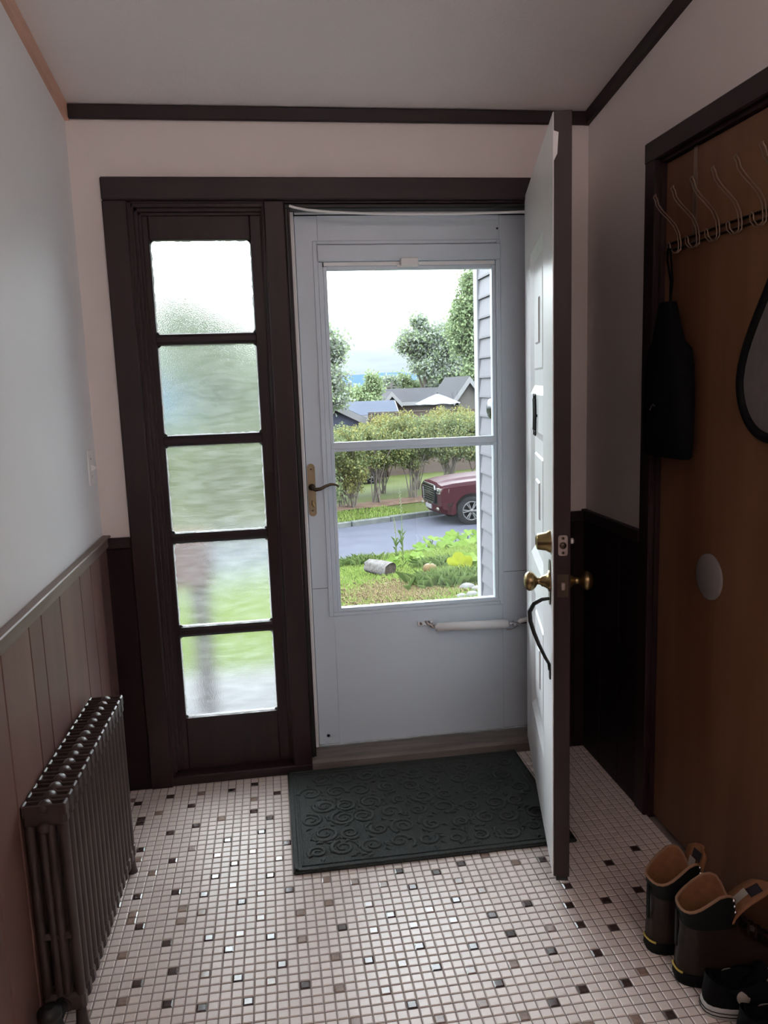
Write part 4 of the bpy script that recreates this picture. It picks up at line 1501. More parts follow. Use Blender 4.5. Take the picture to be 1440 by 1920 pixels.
# dry, raked grass
c0 = gpt(752, 1112)
n = 9000
xx = c0.x + rg.normal(scale=.42, size=n)
yy = c0.y + rg.normal(scale=.62, size=n) + (xx - c0.x) * .2
V, F = blades(np.stack([xx, yy, on_ground(xx, yy) + .01], 1), .085, .010, rg, 1.6)
o_ = np_mesh('dry_grass', V, F, M['straw'])
tag(o_, 'flattened tan dry grass patch in front of the pumpkin plants', 'dry grass', kind='stuff')
so = []
for (px, py, r) in ((742, 1108, .5), (800, 1112, .42), (700, 1096, .4)):
    pass
mb = MB()
cc = gpt(765, 1100)
ring0 = []
for q in range(40):
    a = 2 * math.pi * q / 40
    rr = 1 + .22 * math.sin(3 * a + 1) + .12 * math.sin(7 * a)
    ring0.append((cc.x + .95 * rr * math.cos(a), cc.y + .85 * rr * math.sin(a)))
rings = []
for k_, zz in ((1.0, .006), (.8, .035), (.5, .05), (.02, .055)):
    rings.append([(cc.x + (x - cc.x) * k_, cc.y + (y - cc.y) * k_, ground_z(cc.x + (x - cc.x) * k_, cc.y + (y - cc.y) * k_) + zz + RND.uniform(-.01, .01)) for x, y in ring0])
sb = mb.loft(rings, False, True).build('trim_13', M['soil'])
st(sb, 'patch of bare turned soil on the lawn by the pumpkin plants', 'soil')
# long grass tufts
for (px, py, n, sc, lab) in ((838, 1098, 900, .30, 'tall green grass tuft right of the dry grass'), (672, 1058, 500, .26, 'green grass tuft left of the grey log'), (820, 1062, 420, .24, 'green grass tuft around the pale pumpkin'), (868, 1096, 420, .28, 'green grass tuft below the yellow leaf')):
    c = gpt(px, py)
    P_ = np.stack([c.x + rg.normal(scale=.21, size=n), c.y + rg.normal(scale=.22, size=n), np.zeros(n)], 1)
    P_[:, 2] = on_ground(P_[:, 0], P_[:, 1]) - .01 - c.z
    P_[:, 0] -= c.x
    P_[:, 1] -= c.y
    V, F = blades(P_, sc, .010, rg, 1.0)
    o_ = np_mesh('grass_tuft', V, F, M['blade_tall'])
    o_.location = c
    tag(o_, lab, 'grass', kind='stuff')

# squash leaves
def squash_leaf_mesh(name, m):
    """lobed leaf: disc with five lobes, cupped, creased at the veins"""
    n = 40
    vs = [(0, 0, 0)]
    for ring, k in ((1, .5), (2, 1.0)):
        for q in range(n):
            a = 2 * math.pi * q / n
            lobe = .80 + .20 * abs(math.cos(2.5 * a)) ** .8
            notch = 1 - .75 * math.exp(-((abs(a - math.pi) ) / .22) ** 2)
            r = k * lobe * notch * .5
            z = .16 * (r * 2) ** 2 * .5 + .035 * k * math.cos(5 * a) + .02 * math.sin(3 * a + k)
            vs.append((r * math.cos(a), r * math.sin(a), z))
    fs = [(0, 1 + q, 1 + (q + 1) % n) for q in range(n)]
    fs += [(1 + q, 1 + n + q, 1 + n + (q + 1) % n, 1 + (q + 1) % n) for q in range(n)]
    me = bpy.data.meshes.new(name)
    me.from_pydata(vs, [], fs)
    me.materials.append(m)
    me.polygons.foreach_set('use_smooth', [True] * len(fs))
    return me


LF, LFY = squash_leaf_mesh('squash_leaf', M['squash']), squash_leaf_mesh('squash_leaf_yellow', M['squash_yellow'])
rq = random.Random(17)


def squash_plant(label, pix, leaves, dy=0):
    c = gpt(*pix)
    leaves = [(a, b + 6, s * 1.25, y, d) for a, b, s, y, d in leaves] + [(a + rq.uniform(-12, 12), b + rq.uniform(4, 22), s * rq.uniform(.7, 1.1), 0, d + rq.uniform(-.1, .3)) for a, b, s, y, d in leaves if not y] + [(a + rq.uniform(-14, 14), b + rq.uniform(18, 36), s * rq.uniform(.7, 1.0), 0, d + rq.uniform(-.2, .1)) for a, b, s, y, d in leaves if not y and b < 1030]
    t = thing('pumpkin_plant', label, 'plant', tuple(c))
    for (px, py, sz, yellow, dist) in leaves:
        p = hit(px, py, 1, c.y + dist)
        o = bpy.data.objects.new('leaf', LFY if yellow else LF)
        COL.objects.link(o)
        o.parent = t
        o.location = p - c
        o.scale = (sz, sz, sz)
        o.rotation_euler = (rq.uniform(.25, 1.0), rq.uniform(-.5, .5), rq.uniform(-1.2, 1.2))
        if yellow: o['label'] = 'bright yellow-green leaf'
        b = Vector((p.x + rq.uniform(-.15, .15), p.y + rq.uniform(.05, .25), 0))
        b.z = ground_z(b.x, b.y) - .01
        mid = (p + b) / 2 + Vector((rq.uniform(-.05, .05), 0, .04))
        MB().tube([b, mid, p], [.013, .011, .008], 6).build('stem', M['petiole'], t, True)


squash_plant('green pumpkin plant with broad leaves at the back of the garden', (850, 1030), [
    (786, 1020, .26, 0, .3), (800, 1012, .28, 0, .6), (812, 1005, .26, 0, .9), (826, 1020, .30, 0, .4), (838, 1008, .30, 0, .8), (852, 1018, .30, 0, .4), (846, 998, .26, 0, 1.2), (866, 1006, .30, 0, 1.0), (880, 1012, .30, 0, .6), (893, 1008, .28, 0, .9), (876, 994, .24, 0, 1.4), (892, 998, .26, 0, 1.3), (868, 1022, .28, 0, .2), (890, 1026, .28, 0, .2), (804, 1028, .24, 0, .1), (834, 1034, .26, 0, .0), (860, 1034, .24, 0, .0), (908, 1015, .30, 0, .5), (922, 1004, .30, 0, .9), (935, 1018, .30, 0, .5), (820, 1030, .24, 0, .2)])
squash_plant('pumpkin plant in front with big bright yellow-green leaves', (862, 1085), [
    (862, 1052, .34, 1, .0), (872, 1048, .26, 1, .1), (892, 1104, .22, 1, -.5), (884, 1040, .20, 0, .1), (896, 1056, .24, 0, .0), (878, 1082, .22, 0, -.3), (904, 1084, .26, 0, -.3), (920, 1060, .28, 0, .0)])
squash_plant('low pumpkin plant with green leaves between log and pumpkin', (760, 1068), [
    (735, 1050, .20, 0, .2), (744, 1042, .18, 0, .3), (768, 1066, .26, 0, .0), (756, 1070, .20, 0, -.1), (776, 1050, .18, 0, .2), (788, 1052, .22, 0, .3), (782, 1036, .24, 0, .5), (765, 1040, .18, 0, .5)])
# pumpkin
pc = gpt(806, 1076)
pk = thing('pumpkin', 'small pale orange pumpkin half hidden in the grass', 'pumpkin', tuple(pc))
rings = []
for i in range(11):
    ph = -math.pi / 2 + math.pi * i / 10
    rings.append([(.115 * math.cos(ph) * (1 + .07 * math.cos(9 * a)) * math.cos(a) + 1e-4 * math.cos(a), .115 * math.cos(ph) * (1 + .07 * math.cos(9 * a)) * math.sin(a) + 1e-4 * math.sin(a), .10 + .10 * math.sin(ph) * (1 - .25 * math.exp(-(math.cos(ph) / .35) ** 2))) for a in [2 * math.pi * q / 36 for q in range(36)]])
MB().loft(rings).build('fruit', M['pumpkin'], pk)
MB().tube([(0, 0, .165), (.01, .0, .20), (.03, 0, .225)], [.016, .011, .012], 8).build('stem', M['petiole'], pk)
# weathered log
lc = gpt(724, 1080)
lg = thing('log', 'short weathered grey log with a dark end lying on the lawn', 'log', tuple(lc), math.radians(122))
rl = random.Random(4)
nr = 18
off = [rl.uniform(.82, 1.12) for _ in range(nr)]
rings = []
for i in range(8):
    q = i / 7
    rings.append([(q * .62 - .12, .14 * off[j] * (1 + .06 * math.sin(5 * q + j)) * math.cos(2 * math.pi * j / nr) * (1 - .2 * q), .13 + .14 * off[j] * (1 + .05 * math.sin(4 * q + 2 * j)) * math.sin(2 * math.pi * j / nr) * (1 - .2 * q)) for j in range(nr)])
MB().loft(rings, False, True).build('bark', M['log'], lg)
cap = rings[0]
mb = MB()
mb.loft([cap, [(x + .03, y * .72, .13 + (z - .13) * .72) for x, y, z in cap], [(x + .02, y * .4, .13 + (z - .13) * .4) for x, y, z in cap]], False, True)
mb.build('cut_end', M['log_end'], lg)
# stones
for (px, py, r, lab) in ((876, 1108, .10, 'white stone at the foot of the siding, second from the corner'), (886, 1122, .085, 'white stone lowest at the foot of the siding'), (866, 1124, .07, 'small white stone lying in the grass left of the others'), (897, 1112, .09, 'white stone nearest the corner trim of the siding')):
    c = gpt(px, py)
    mb = MB()
    mb.ball((0, 0, r * .5), (r * 1.1, r * .9, r * .65), 12, 8)
    mb.v = [(x * (1 + .15 * math.sin(9 * y / r + px)), y * (1 + .12 * math.sin(7 * z / r)), z) for x, y, z in mb.v]
    o_ = mb.build('stone', M['stone'], None, loc=c)
    tag(o_, lab, 'stone')
# tall flower spikes
for (px, py, pt, nb, lab) in ((756, 1058, 905, 1, 'tall thin flower spike with cream florets, taller of two'), (744, 1050, 968, 2, 'thin flower spike with cream florets, shorter of two')):
    c = gpt(px, py)
    tp = hit(748 if nb == 1 else 738, pt, 1, c.y)
    t = thing('flower_spike', lab, 'flower', tuple(c))
    h_ = tp.z - c.z
    top = tp - c
    line = [(top.x * q + .02 * math.sin(3 * q), .03 * math.sin(2 * q), top.z * q) for q in [i / 10 for i in range(11)]]
    MB().tube(line, [.009 * (1 - .7 * i / 10) for i in range(11)], 6).build('stem', M['petiole'], t)
    mb = MB()
    for q in range(26):
        f = .62 + .38 * q / 26
        x, y, z = top.x * f + .02 * math.sin(3 * f), .03 * math.sin(2 * f), top.z * f
        a = q * 2.4
        mb.ball((x + .014 * math.cos(a), y + .014 * math.sin(a), z), .011 if f < .9 else .007, 6, 4)
    o_ = mb.build('florets', M['flower'], t)
    n = 40
    fr = rg.uniform(.02, .40, n)
    P_ = np.stack([top.x * fr, np.zeros(n), top.z * fr], 1)
    V, F = blades(P_, .17, .009, rg, .7)
    o_ = np_mesh('leaf_whorl', V, F, M['blade_tall'], t)

# ------------------------------------------------------------------ shrubs of the hedge
def shrub(label, base_px, top_py, width, mats, nleaf, s_off, seed, low=False, group='shrubs of the hedge across the road', lsize=.085):
    rs_ = np.random.default_rng(seed)
    rr = random.Random(seed)
    # foot on the mulch strip: find the point along the ray with the wanted s
    lo_, hi_ = 8.0, 60.0
    for _ in range(50):
        m_ = (lo_ + hi_) / 2
        p = hit(base_px, 940, 1, m_)
        if p.x * NV.x + p.y * NV.y < s_off: lo_ = m_
        else: hi_ = m_
    c = Vector((p.x, p.y, ground_z(p.x, p.y)))
    topz = hit(base_px, top_py, 1, c.y).z - c.z
    t = thing('shrub', label, 'shrub', tuple(c), 0, group)
    mb = MB()
    tips = []
    for k in range(9):
        a = rr.uniform(0, 6.28)
        e = rr.uniform(.25, 1.0) * width * .5
        pts = [(rr.uniform(-.12, .12), rr.uniform(-.1, .1), -.02)]
        for q in (.3, .6, .9):
            pts.append((pts[0][0] + e * q ** 1.3 * math.cos(a) + rr.uniform(-.08, .08), pts[0][1] + e * q ** 1.3 * math.sin(a) * .8 + rr.uniform(-.08, .08), topz * q * rr.uniform(.85, 1.0)))
        mb.tube(pts, [.022, .018, .013, .006], 6)
        tips += pts[1:]
        for j in range(2):
            b0 = Vector(pts[1 + j])
            b1 = b0 + Vector((rr.uniform(-.4, .4), rr.uniform(-.4, .4), rr.uniform(.3, .7)))
            mb.tube([b0, (b0 + b1) / 2 + Vector((.03, .02, .05)), b1], [.016, .011, .005], 5)
            tips.append(tuple(b1))
    mb.build('stems', M['bark'], t)
    bl = []
    for k in range(34 if low else 18):
        a = rr.uniform(0, 6.28)
        e = math.sqrt(rr.random()) * width * .5
        z = topz * (rr.uniform(.12, .92) if low else rr.uniform(.50, .92))
        bl.append((e * math.cos(a), e * math.sin(a) * .75, z, width * .19, width * .18, topz * .13))
    for p in tips:
        if p[2] > topz * (.2 if low else .42): bl.append((p[0], p[1], p[2], .20, .20, .20))
    Pn = blob_points(bl, nleaf, rs_, .1)
    V, F = leaf_quads(Pn, lsize, rs_)
    mi = None
    if len(mats) > 1:
        mi = (rs_.uniform(size=len(F)) < .45).astype(np.int32)
    o = np_mesh('leaves', V, F, mats, t, mi=mi)
    o['kind'] = 'stuff'
    return t


Hh, Hd, Hy = M['leaf_hedge'], M['leaf_hedge_dark'], M['leaf_hedge_yellow']
shrub('yellow-green hedge shrub at the left edge of the door glass', 640, 800, 1.7, [Hh, Hd], 9000, 19.3, 1)
shrub('hedge shrub with bare leaning stems left of centre in the glass', 706, 790, 2.0, [Hh, Hd], 9500, 19.4, 2)
shrub('hedge shrub with open stems right of the flower spikes', 775, 778, 2.1, [Hd, Hh], 10000, 19.5, 3)
shrub('dense dark green hedge shrub behind the front of the maroon truck', 838, 772, 2.2, [Hd, Hh], 11000, 19.6, 4)
shrub('dense dark green hedge shrub by the white corner trim', 900, 772, 2.3, [Hd, Hh], 11000, 19.6, 5)
shrub('hedge shrub left of the door glass, seen only through frosted panes, nearer one', 560, 790, 2.4, [Hd], 14000, 18.6, 6, low=True)
shrub('hedge shrub left of the door glass, seen only through frosted panes, middle one', 440, 760, 2.6, [Hd], 14000, 18.6, 7, low=True)
shrub('hedge shrub left of the door glass, seen only through frosted panes, far left one', 300, 760, 3.0, [Hd], 14000, 18.6, 8, low=True)
shrub('low reddish yellow shrub in front of the parked dark car', 660, 880, .9, [Hy, Hh], 1500, 19.1, 9, group='shrubs of the hedge across the road', lsize=.075)
for k, (px, py, s_o) in enumerate(((660, 792, 22.5), (720, 782, 22.8), (780, 770, 23.0), (845, 766, 23.2), (905, 766, 23.4))):
    shrub(('pale olive shrub of the rear hedge row, behind the leftmost hedge shrub', 'pale olive shrub of the rear hedge row, under the umbrella house gable', 'pale olive shrub of the rear hedge row, under the left part of the umbrella', 'pale olive shrub of the rear hedge row, under the right part of the umbrella', 'pale olive shrub of the rear hedge row, behind the white corner trim')[k], px, py, 2.8, [Hy, Hh], 9000, s_o, 30 + k, group='shrubs of the rear hedge row', lsize=.10)

# ------------------------------------------------------------------ trees
def tree(label, base, blobs, mats, nleaf, lsize, seed, trunk_r, cat='tree', shell=.35):
    rs_ = np.random.default_rng(seed)
    rr = random.Random(seed)
    b = Vector(base)
    t = thing('tree', label, cat, tuple(b))
    bl = [(q[0] - b.x, q[1] - b.y, q[2] - b.z, q[3], q[4], q[5]) for q in blobs]
    # break each blob into clumps
    cl = []
    for q in bl:
        for k in range(26):
            d = Vector((rr.gauss(0, 1), rr.gauss(0, 1), rr.gauss(0, 1))).normalized() * rr.uniform(.2, 1.05)
            f = rr.uniform(.18, .42)
            cl.append((q[0] + d.x * q[3], q[1] + d.y * q[4], q[2] + d.z * q[5], q[3] * f, q[4] * f, q[5] * f))
    Pn = blob_points(cl, int(nleaf * 1.5), rs_, .0)
    Pn += rs_.normal(scale=lsize * .9, size=Pn.shape)
    V, F = leaf_quads(Pn, lsize * .95, rs_, .6)
    mi = (rs_.uniform(size=len(F)) < .4).astype(np.int32) if len(mats) > 1 else None
    o = np_mesh('crown', V, F, mats, t, mi=mi)
    o['kind'] = 'stuff'
    mb = MB()
    hi = max(q[2] for q in bl)
    mb.tube([(0, 0, -.2), (.05, 0, hi * .35), (-.05, .05, hi * .7), (0, 0, hi)], [trunk_r, trunk_r * .8, trunk_r * .5, trunk_r * .15], 8)
    for q in bl:
        mb.tube([(0, 0, q[2] * .45), (q[0] * .5, q[1] * .5, q[2] * .75), (q[0], q[1], q[2])], [trunk_r * .45, trunk_r * .25, trunk_r * .08], 6)
    mb.build('trunk', M['bark'], t)
    return t


def B(px, py, Y, rx, rz):
    p = hit(px, py, 1, Y)
    k = (Y - CAM.y) / FPX
    return (p.x, p.y, p.z, rx * k, rx * k, rz * k)


def gbase(px, Y):
    p = hit(px, 900, 1, Y)
    return (p.x, p.y, ground_z(p.x, p.y))


tree('grey-green tree at the left edge of the upper door glass', gbase(612, 38), [B(612, 640, 38, 34, 38), B(606, 700, 38, 40, 40), B(622, 745, 38, 34, 22), B(590, 660, 38, 40, 50)], [M['leaf_hazy'], M['leaf_tree']], 12000, .20, 51, .22)
tree('tall green tree against the white corner trim', gbase(890, 70), [B(900, 560, 70, 40, 55), B(872, 620, 70, 34, 50), B(905, 660, 70, 60, 60), B(884, 530, 70, 22, 30)], [M['leaf_tree'], M['leaf_light']], 17000, .33, 52, .5)
tree('big dark grey tree left of the tall green tree', gbase(802, 79), [B(838, 640, 79, 44, 52), B(790, 640, 79, 34, 32), B(766, 650, 79, 20, 14), B(826, 690, 79, 60, 36), B(786, 604, 79, 16, 10)], [M['leaf_hazy'], M['leaf_tree']], 17000, .34, 53, .35)
tree('pale bushy maple in the middle distance left of the white gable', gbase(697, 52), [B(697, 722, 52, 16, 20), B(690, 742, 52, 24, 16)], [M['leaf_light'], M['leaf_tree']], 3800, .22, 54, .15)
tree('small dark tree behind the ranch house gable', gbase(730, 80), [B(728, 720, 80, 13, 14), B(736, 735, 80, 22, 10)], [M['leaf_hazy'], M['leaf_tree']], 2600, .32, 55, .15)
tree('yellow-green tree behind the ranch house roof', gbase(758, 82), [B(758, 716, 82, 15, 14), B(768, 730, 82, 22, 12)], [M['leaf_light'], M['leaf_tree']], 3000, .32, 56, .15)
tree('low green tree behind the blue-grey house', gbase(650, 62), [B(645, 742, 62, 34, 16), B(672, 750, 62, 24, 12)], [M['leaf_light'], M['leaf_yellow']], 4200, .26, 57, .15)
tree('wide green tree behind the right end of the ranch house', gbase(850, 84), [B(850, 712, 84, 50, 24), B(800, 722, 84, 34, 14)], [M['leaf_tree'], M['leaf_hazy']], 6500, .34, 58, .2)
tree('big dark tree seen blurred through the upper frosted panes', gbase(380, 30), [B(390, 690, 30, 80, 60), B(330, 640, 30, 60, 90), B(440, 720, 30, 60, 60), B(318, 560, 30, 44, 40), B(380, 596, 30, 60, 40), B(440, 640, 30, 46, 40)], [M['leaf_tree'], M['leaf_hazy']], 16000, .26, 59, .3)
tree('dark tree left of the door glass, seen through the frosted panes', gbase(500, 32), [B(520, 720, 32, 60, 50), B(470, 740, 32, 60, 50)], [M['leaf_tree'], M['leaf_hazy']], 9000, .26, 60, .25)

# far hill
V, F = [], []
rh = random.Random(2)
nh = 90
for i in range(nh + 1):
    px = -900 + 3300 * i / nh
    ridge = 709 - (px - 640) * .0339 - 7 * math.exp(-((px - 735) / 70) ** 2) + 3 * math.sin(px / 60) + rh.uniform(-1, 1) * 1.0
    p = hit(px, ridge, 1, 1500)
    V += [(p.x, 1500, p.z), (p.x, 1250, p.z * .4 - 60), (p.x, 1750, p.z - 60)]
for i in range(nh):
    a, b = 3 * i, 3 * i + 3
    F += [(a, b, b + 1, a + 1), (a, a + 2, b + 2, b)]
st(np_mesh('hill', V, F, M['hill'], smooth=True), 'long wooded hill on the horizon with haze in its colour', 'hill')

# ------------------------------------------------------------------ houses
def gable_house(name, label, c, rz, lx, ly, eave, ridge, wallm, roofm, over=.45, base=-3.2, front=None, fascia=True):
    """ridge runs along local x; c = centre at ground zero level"""
    t = thing(name, label, 'house', c, rz)
    mb = MB()
    hx_, hy_ = lx / 2, ly / 2
    for sx in (-1, 1):
        mb.add([(sx * hx_, -hy_, base), (sx * hx_, hy_, base), (sx * hx_, hy_, eave), (sx * hx_, 0, ridge), (sx * hx_, -hy_, eave)], [(0, 1, 2, 3, 4)])
    for sy in (-1, 1):
        mb.add([(-hx_, sy * hy_, base), (hx_, sy * hy_, base), (hx_, sy * hy_, eave), (-hx_, sy * hy_, eave)], [(0, 1, 2, 3)])
    mb.build('walls', wallm, t)
    k = (ridge - eave) / hy_
    ox, oy = hx_ + over, hy_ + over
    th_ = .16
    for sy in (-1, 1):
        mb = MB()
        mb.prism([(0, ridge + .02), (sy * oy, eave - over * k + .02), (sy * oy, eave - over * k + .02 + th_), (0, ridge + .02 + th_)], lambda a, b, d: (d, a, b), -ox, ox)
        mb.build('roof', roofm, t)
    mb = MB()
    for sx in (-1, 1):
        for sy in (-1, 1):
            mb.prism([(0, ridge + .0 + th_), (0, ridge - .22), (sy * oy, eave - over * k - .22), (sy * oy, eave - over * k + th_)], lambda a, b, d: (d, a, b), sx * ox, sx * (ox + .05))
    for sy in (-1, 1):
        mb.box(-ox, ox, sy * oy, sy * (oy + .04), eave - over * k - .14, eave - over * k + th_)
    mb.build('fascia', M['trim_white'], t)
    return t


def house_window(t, x0, x1, z0, z1, y):
    mb = MB()
    for q in ((x0 - .07, x0, z0 - .07, z1 + .07), (x1, x1 + .07, z0 - .07, z1 + .07), (x0, x1, z1, z1 + .07), (x0, x1, z0 - .07, z0)):
        mb.box(q[0], q[1], y - .05, y + .02, q[2], q[3])
    f = mb.build('window', M['trim_white'], t)
    MB().box(x0, x1, y - .02, y + .01, z0, z1).build('pane', M['carglass'], f)


# blue-grey house, its gable end towards the left
YB = 46
k46 = (YB - CAM.y) / FPX
pa, pb_ = hit(628, 760, 1, YB), hit(720, 757, 1, YB)
zE = hit(700, 781, 1, YB - 1.5).z
zR = hit(700, 757, 1, YB + 1.2).z
bh = gable_house('house', 'low blue-grey house with blue-grey roof left of the ranch house', ((pa.x + pb_.x) / 2 + .1, YB + 1.6, 0), math.radians(-4), 4.0, 5.2, zE, zR, M['wall_blue'], M['roof_blue'], .3)
house_window(bh, 1.1, 1.6, zE - .95, zE - .25, -2.6)
gx = gable_house('house', 'blue-grey gabled wing at the left edge of the glass, before the low house', (hit(628, 780, 1, 41).x, 41.8, 0), math.radians(90), 2.4, 2.9, hit(650, 787, 1, 41).z, hit(620, 762, 1, 41).z, M['wall_blue'], M['roof_blue'], .25)
# ranch house with small gable
YR = 62
a_, b2 = hit(712, 750, 1, YR), hit(905, 748, 1, YR)
zE = hit(800, 753, 1, YR - 3).z
zR = hit(800, 731, 1, YR).z
rh_ = gable_house('house', 'long grey-roofed ranch house behind the umbrella', ((a_.x + b2.x) / 2 + .6, YR + .5, 0), 0, b2.x - a_.x + .5, 6.0, zE, zR, M['wall_brown'], M['roof_grey'], .4)
gp = hit(731, 738, 1, YR - 5)
ge = hit(731, 753, 1, YR - 5).z
gw_ = (hit(750, 753, 1, YR - 5).x - hit(713, 753, 1, YR - 5).x)
g2 = gable_house('house', 'small white-edged gable porch at the left of the ranch house', (gp.x, YR - 4.2, 0), math.radians(90), 3.0, gw_ - .6, ge + .1, gp.z, M['wall_brown'], M['roof_grey'], .3)
# white gabled house on the right
YW = 44
pk_ = hit(872, 706, 1, YW)
el = hit(850, 742, 1, YW)
hw = (pk_.x - el.x)
wh = gable_house('house', 'white house with steep white gable beside the corner trim', (pk_.x + .25, YW + 3.2, 0), math.radians(90), 6.0, 2 * hw - .2, el.z + .1, pk_.z - .15, M['wall_cream'], M['roof_grey'], .35)
# deck railing and umbrella
YD = 39.5
d0, d1 = hit(690, 773, 1, YD), hit(905, 768, 1, YD)
dk = thing('deck', 'dark wooden deck railing below the umbrella', 'deck', (d0.x, YD, 0))
zt = hit(800, 769, 1, YD).z
mb = MB()
mb.box(d0.x, d1.x + 1, YD - .05, YD + .07, zt - .06, zt)
mb.build('top_rail', M['deck'], dk, True)
xq = d0.x
k = 0
bo = None
while xq < d1.x + .9:
    if bo is None:
        bo = MB().box(0, .15, -.01, .02, zt - 1.1, zt - .07).build('board', M['deck'], dk)
        cc_ = bo
    else:
        cc_ = bo.copy()
        COL.objects.link(cc_)
        cc_.parent = dk
    cc_.location = (xq - d0.x, 0, 0)
    xq += .17
MB().box(d0.x, d1.x + 1, YD + .08, YD + 2.6, zt - 1.15, zt - 1.05).build('floor_boards', M['deck'], dk, True)
MB().box(d0.x, d1.x + 1, YD + .1, YD + 2.5, ground_z(d0.x, YD) - .2, zt - 1.15).build('base', M['deck'], dk, True)
YU = 41
uc = hit(820, 738, 1, YU)
kU = (YU - CAM.y) / FPX
um = thing('garden_umbrella', 'open off-white garden umbrella standing on the neighbour deck', 'umbrella', (uc.x, YU, zt - 1.05))
zt0 = uc.z - (zt - 1.05)
R_, nrib = 44 * kU, 8
drop = 18 * kU
mb = MB()
rings = []
for f in (0.02, .35, .7, 1.0):
    ring = []
    for q in range(32):
        a = 2 * math.pi * q / 32
        sag = 1 - .06 * f * (1 - abs(math.cos(nrib / 2 * a)))
        ring.append((R_ * f * sag * math.cos(a), R_ * f * sag * math.sin(a), zt0 - drop * f ** 1.15 - .05 * f * (1 - abs(math.cos(nrib / 2 * a)))))
    rings.append(ring)
mb.loft(rings, True, False)
mb.build('canopy', M['canvas'], um)
MB().tube([(0, 0, 0), (0, 0, zt0 + .06)], .03, 8).build('pole', M['dark_plastic'], um)
for q in range(nrib):
    a = 2 * math.pi * q / nrib
    MB().tube([(0, 0, zt0 - .03), (R_ * .98 * math.cos(a), R_ * .98 * math.sin(a), zt0 - drop * .98 - .04)], .012, 5).build('rib', M['dark_plastic'], um)
# utility pole
up = hit(735, 760, 1, 70)
ut = thing('utility_pole', 'thin pale utility pole rising behind the ranch house gable', 'pole', (up.x, 70, -4.0))
hh_ = hit(735, 716, 1, 70).z + 4
MB().tube([(0, 0, 0), (0, 0, hh_)], [.13, .09], 10).build('mast', M['log'], ut)
MB().box(-.5, .5, -.05, .05, hh_ - .5, hh_ - .38).build('cross_arm', M['log'], ut)

# ------------------------------------------------------------------ cars
def wheel(name, parent, x, y, r, w, side, rimm):
    mb = MB()
    prof = [(r * .62, -w / 2), (r * .93, -w / 2), (r, -w * .36), (r, w * .36), (r * .93, w / 2), (r * .62, w / 2)]
    mb.lathe(prof, (x, y, r), (0, side, 0), 40, caps=False)
    for q in range(36):          # tread blocks
        a = 2 * math.pi * q / 36
        ca_, sa_ = math.cos(a), math.sin(a)
        b = MB().box(-.022 * r / .4, .022 * r / .4, -w * .47, w * .47, r * .975, r * 1.02)
        b.v = [(x + vx * ca_ + vz * sa_, y + vy, r - vx * sa_ + vz * ca_) for vx, vy, vz in b.v]
        mb.add(b.v, b.f)
    t = mb.build(name, M['tyre'], parent)
    mb = MB()
    f = side * w * .40
    mb.lathe([(r * .64, -.02), (r * .66, .03), (r * .60, .035), (r * .57, .0)], (x, y + f, r), (0, side, 0), 36, caps=False)
    for q in range(6):
        for d_ in (-.13, .13):
            a = 2 * math.pi * q / 6 + d_
            a2 = 2 * math.pi * q / 6 + d_ * .9
            mb.tube([(x + r * .14 * math.cos(a2), y + f + side * .015, r + r * .14 * math.sin(a2)), (x + r * .60 * math.cos(a), y + f + side * .018, r + r * .60 * math.sin(a))], [r * .055, r * .05], 6)
    mb.lathe([(r * .17, 0), (r * .15, .03), (0, .035)], (x, y + f, r), (0, side, 0), 18)
    mb.build('alloy_rim', rimm, t)
    mb = MB().lathe([(r * .6, -.06), (0.01, -.06)], (x, y + f, r), (0, side, 0), 24)
    mb.build('brake_disc', M['dark_plastic'], t)
    return t


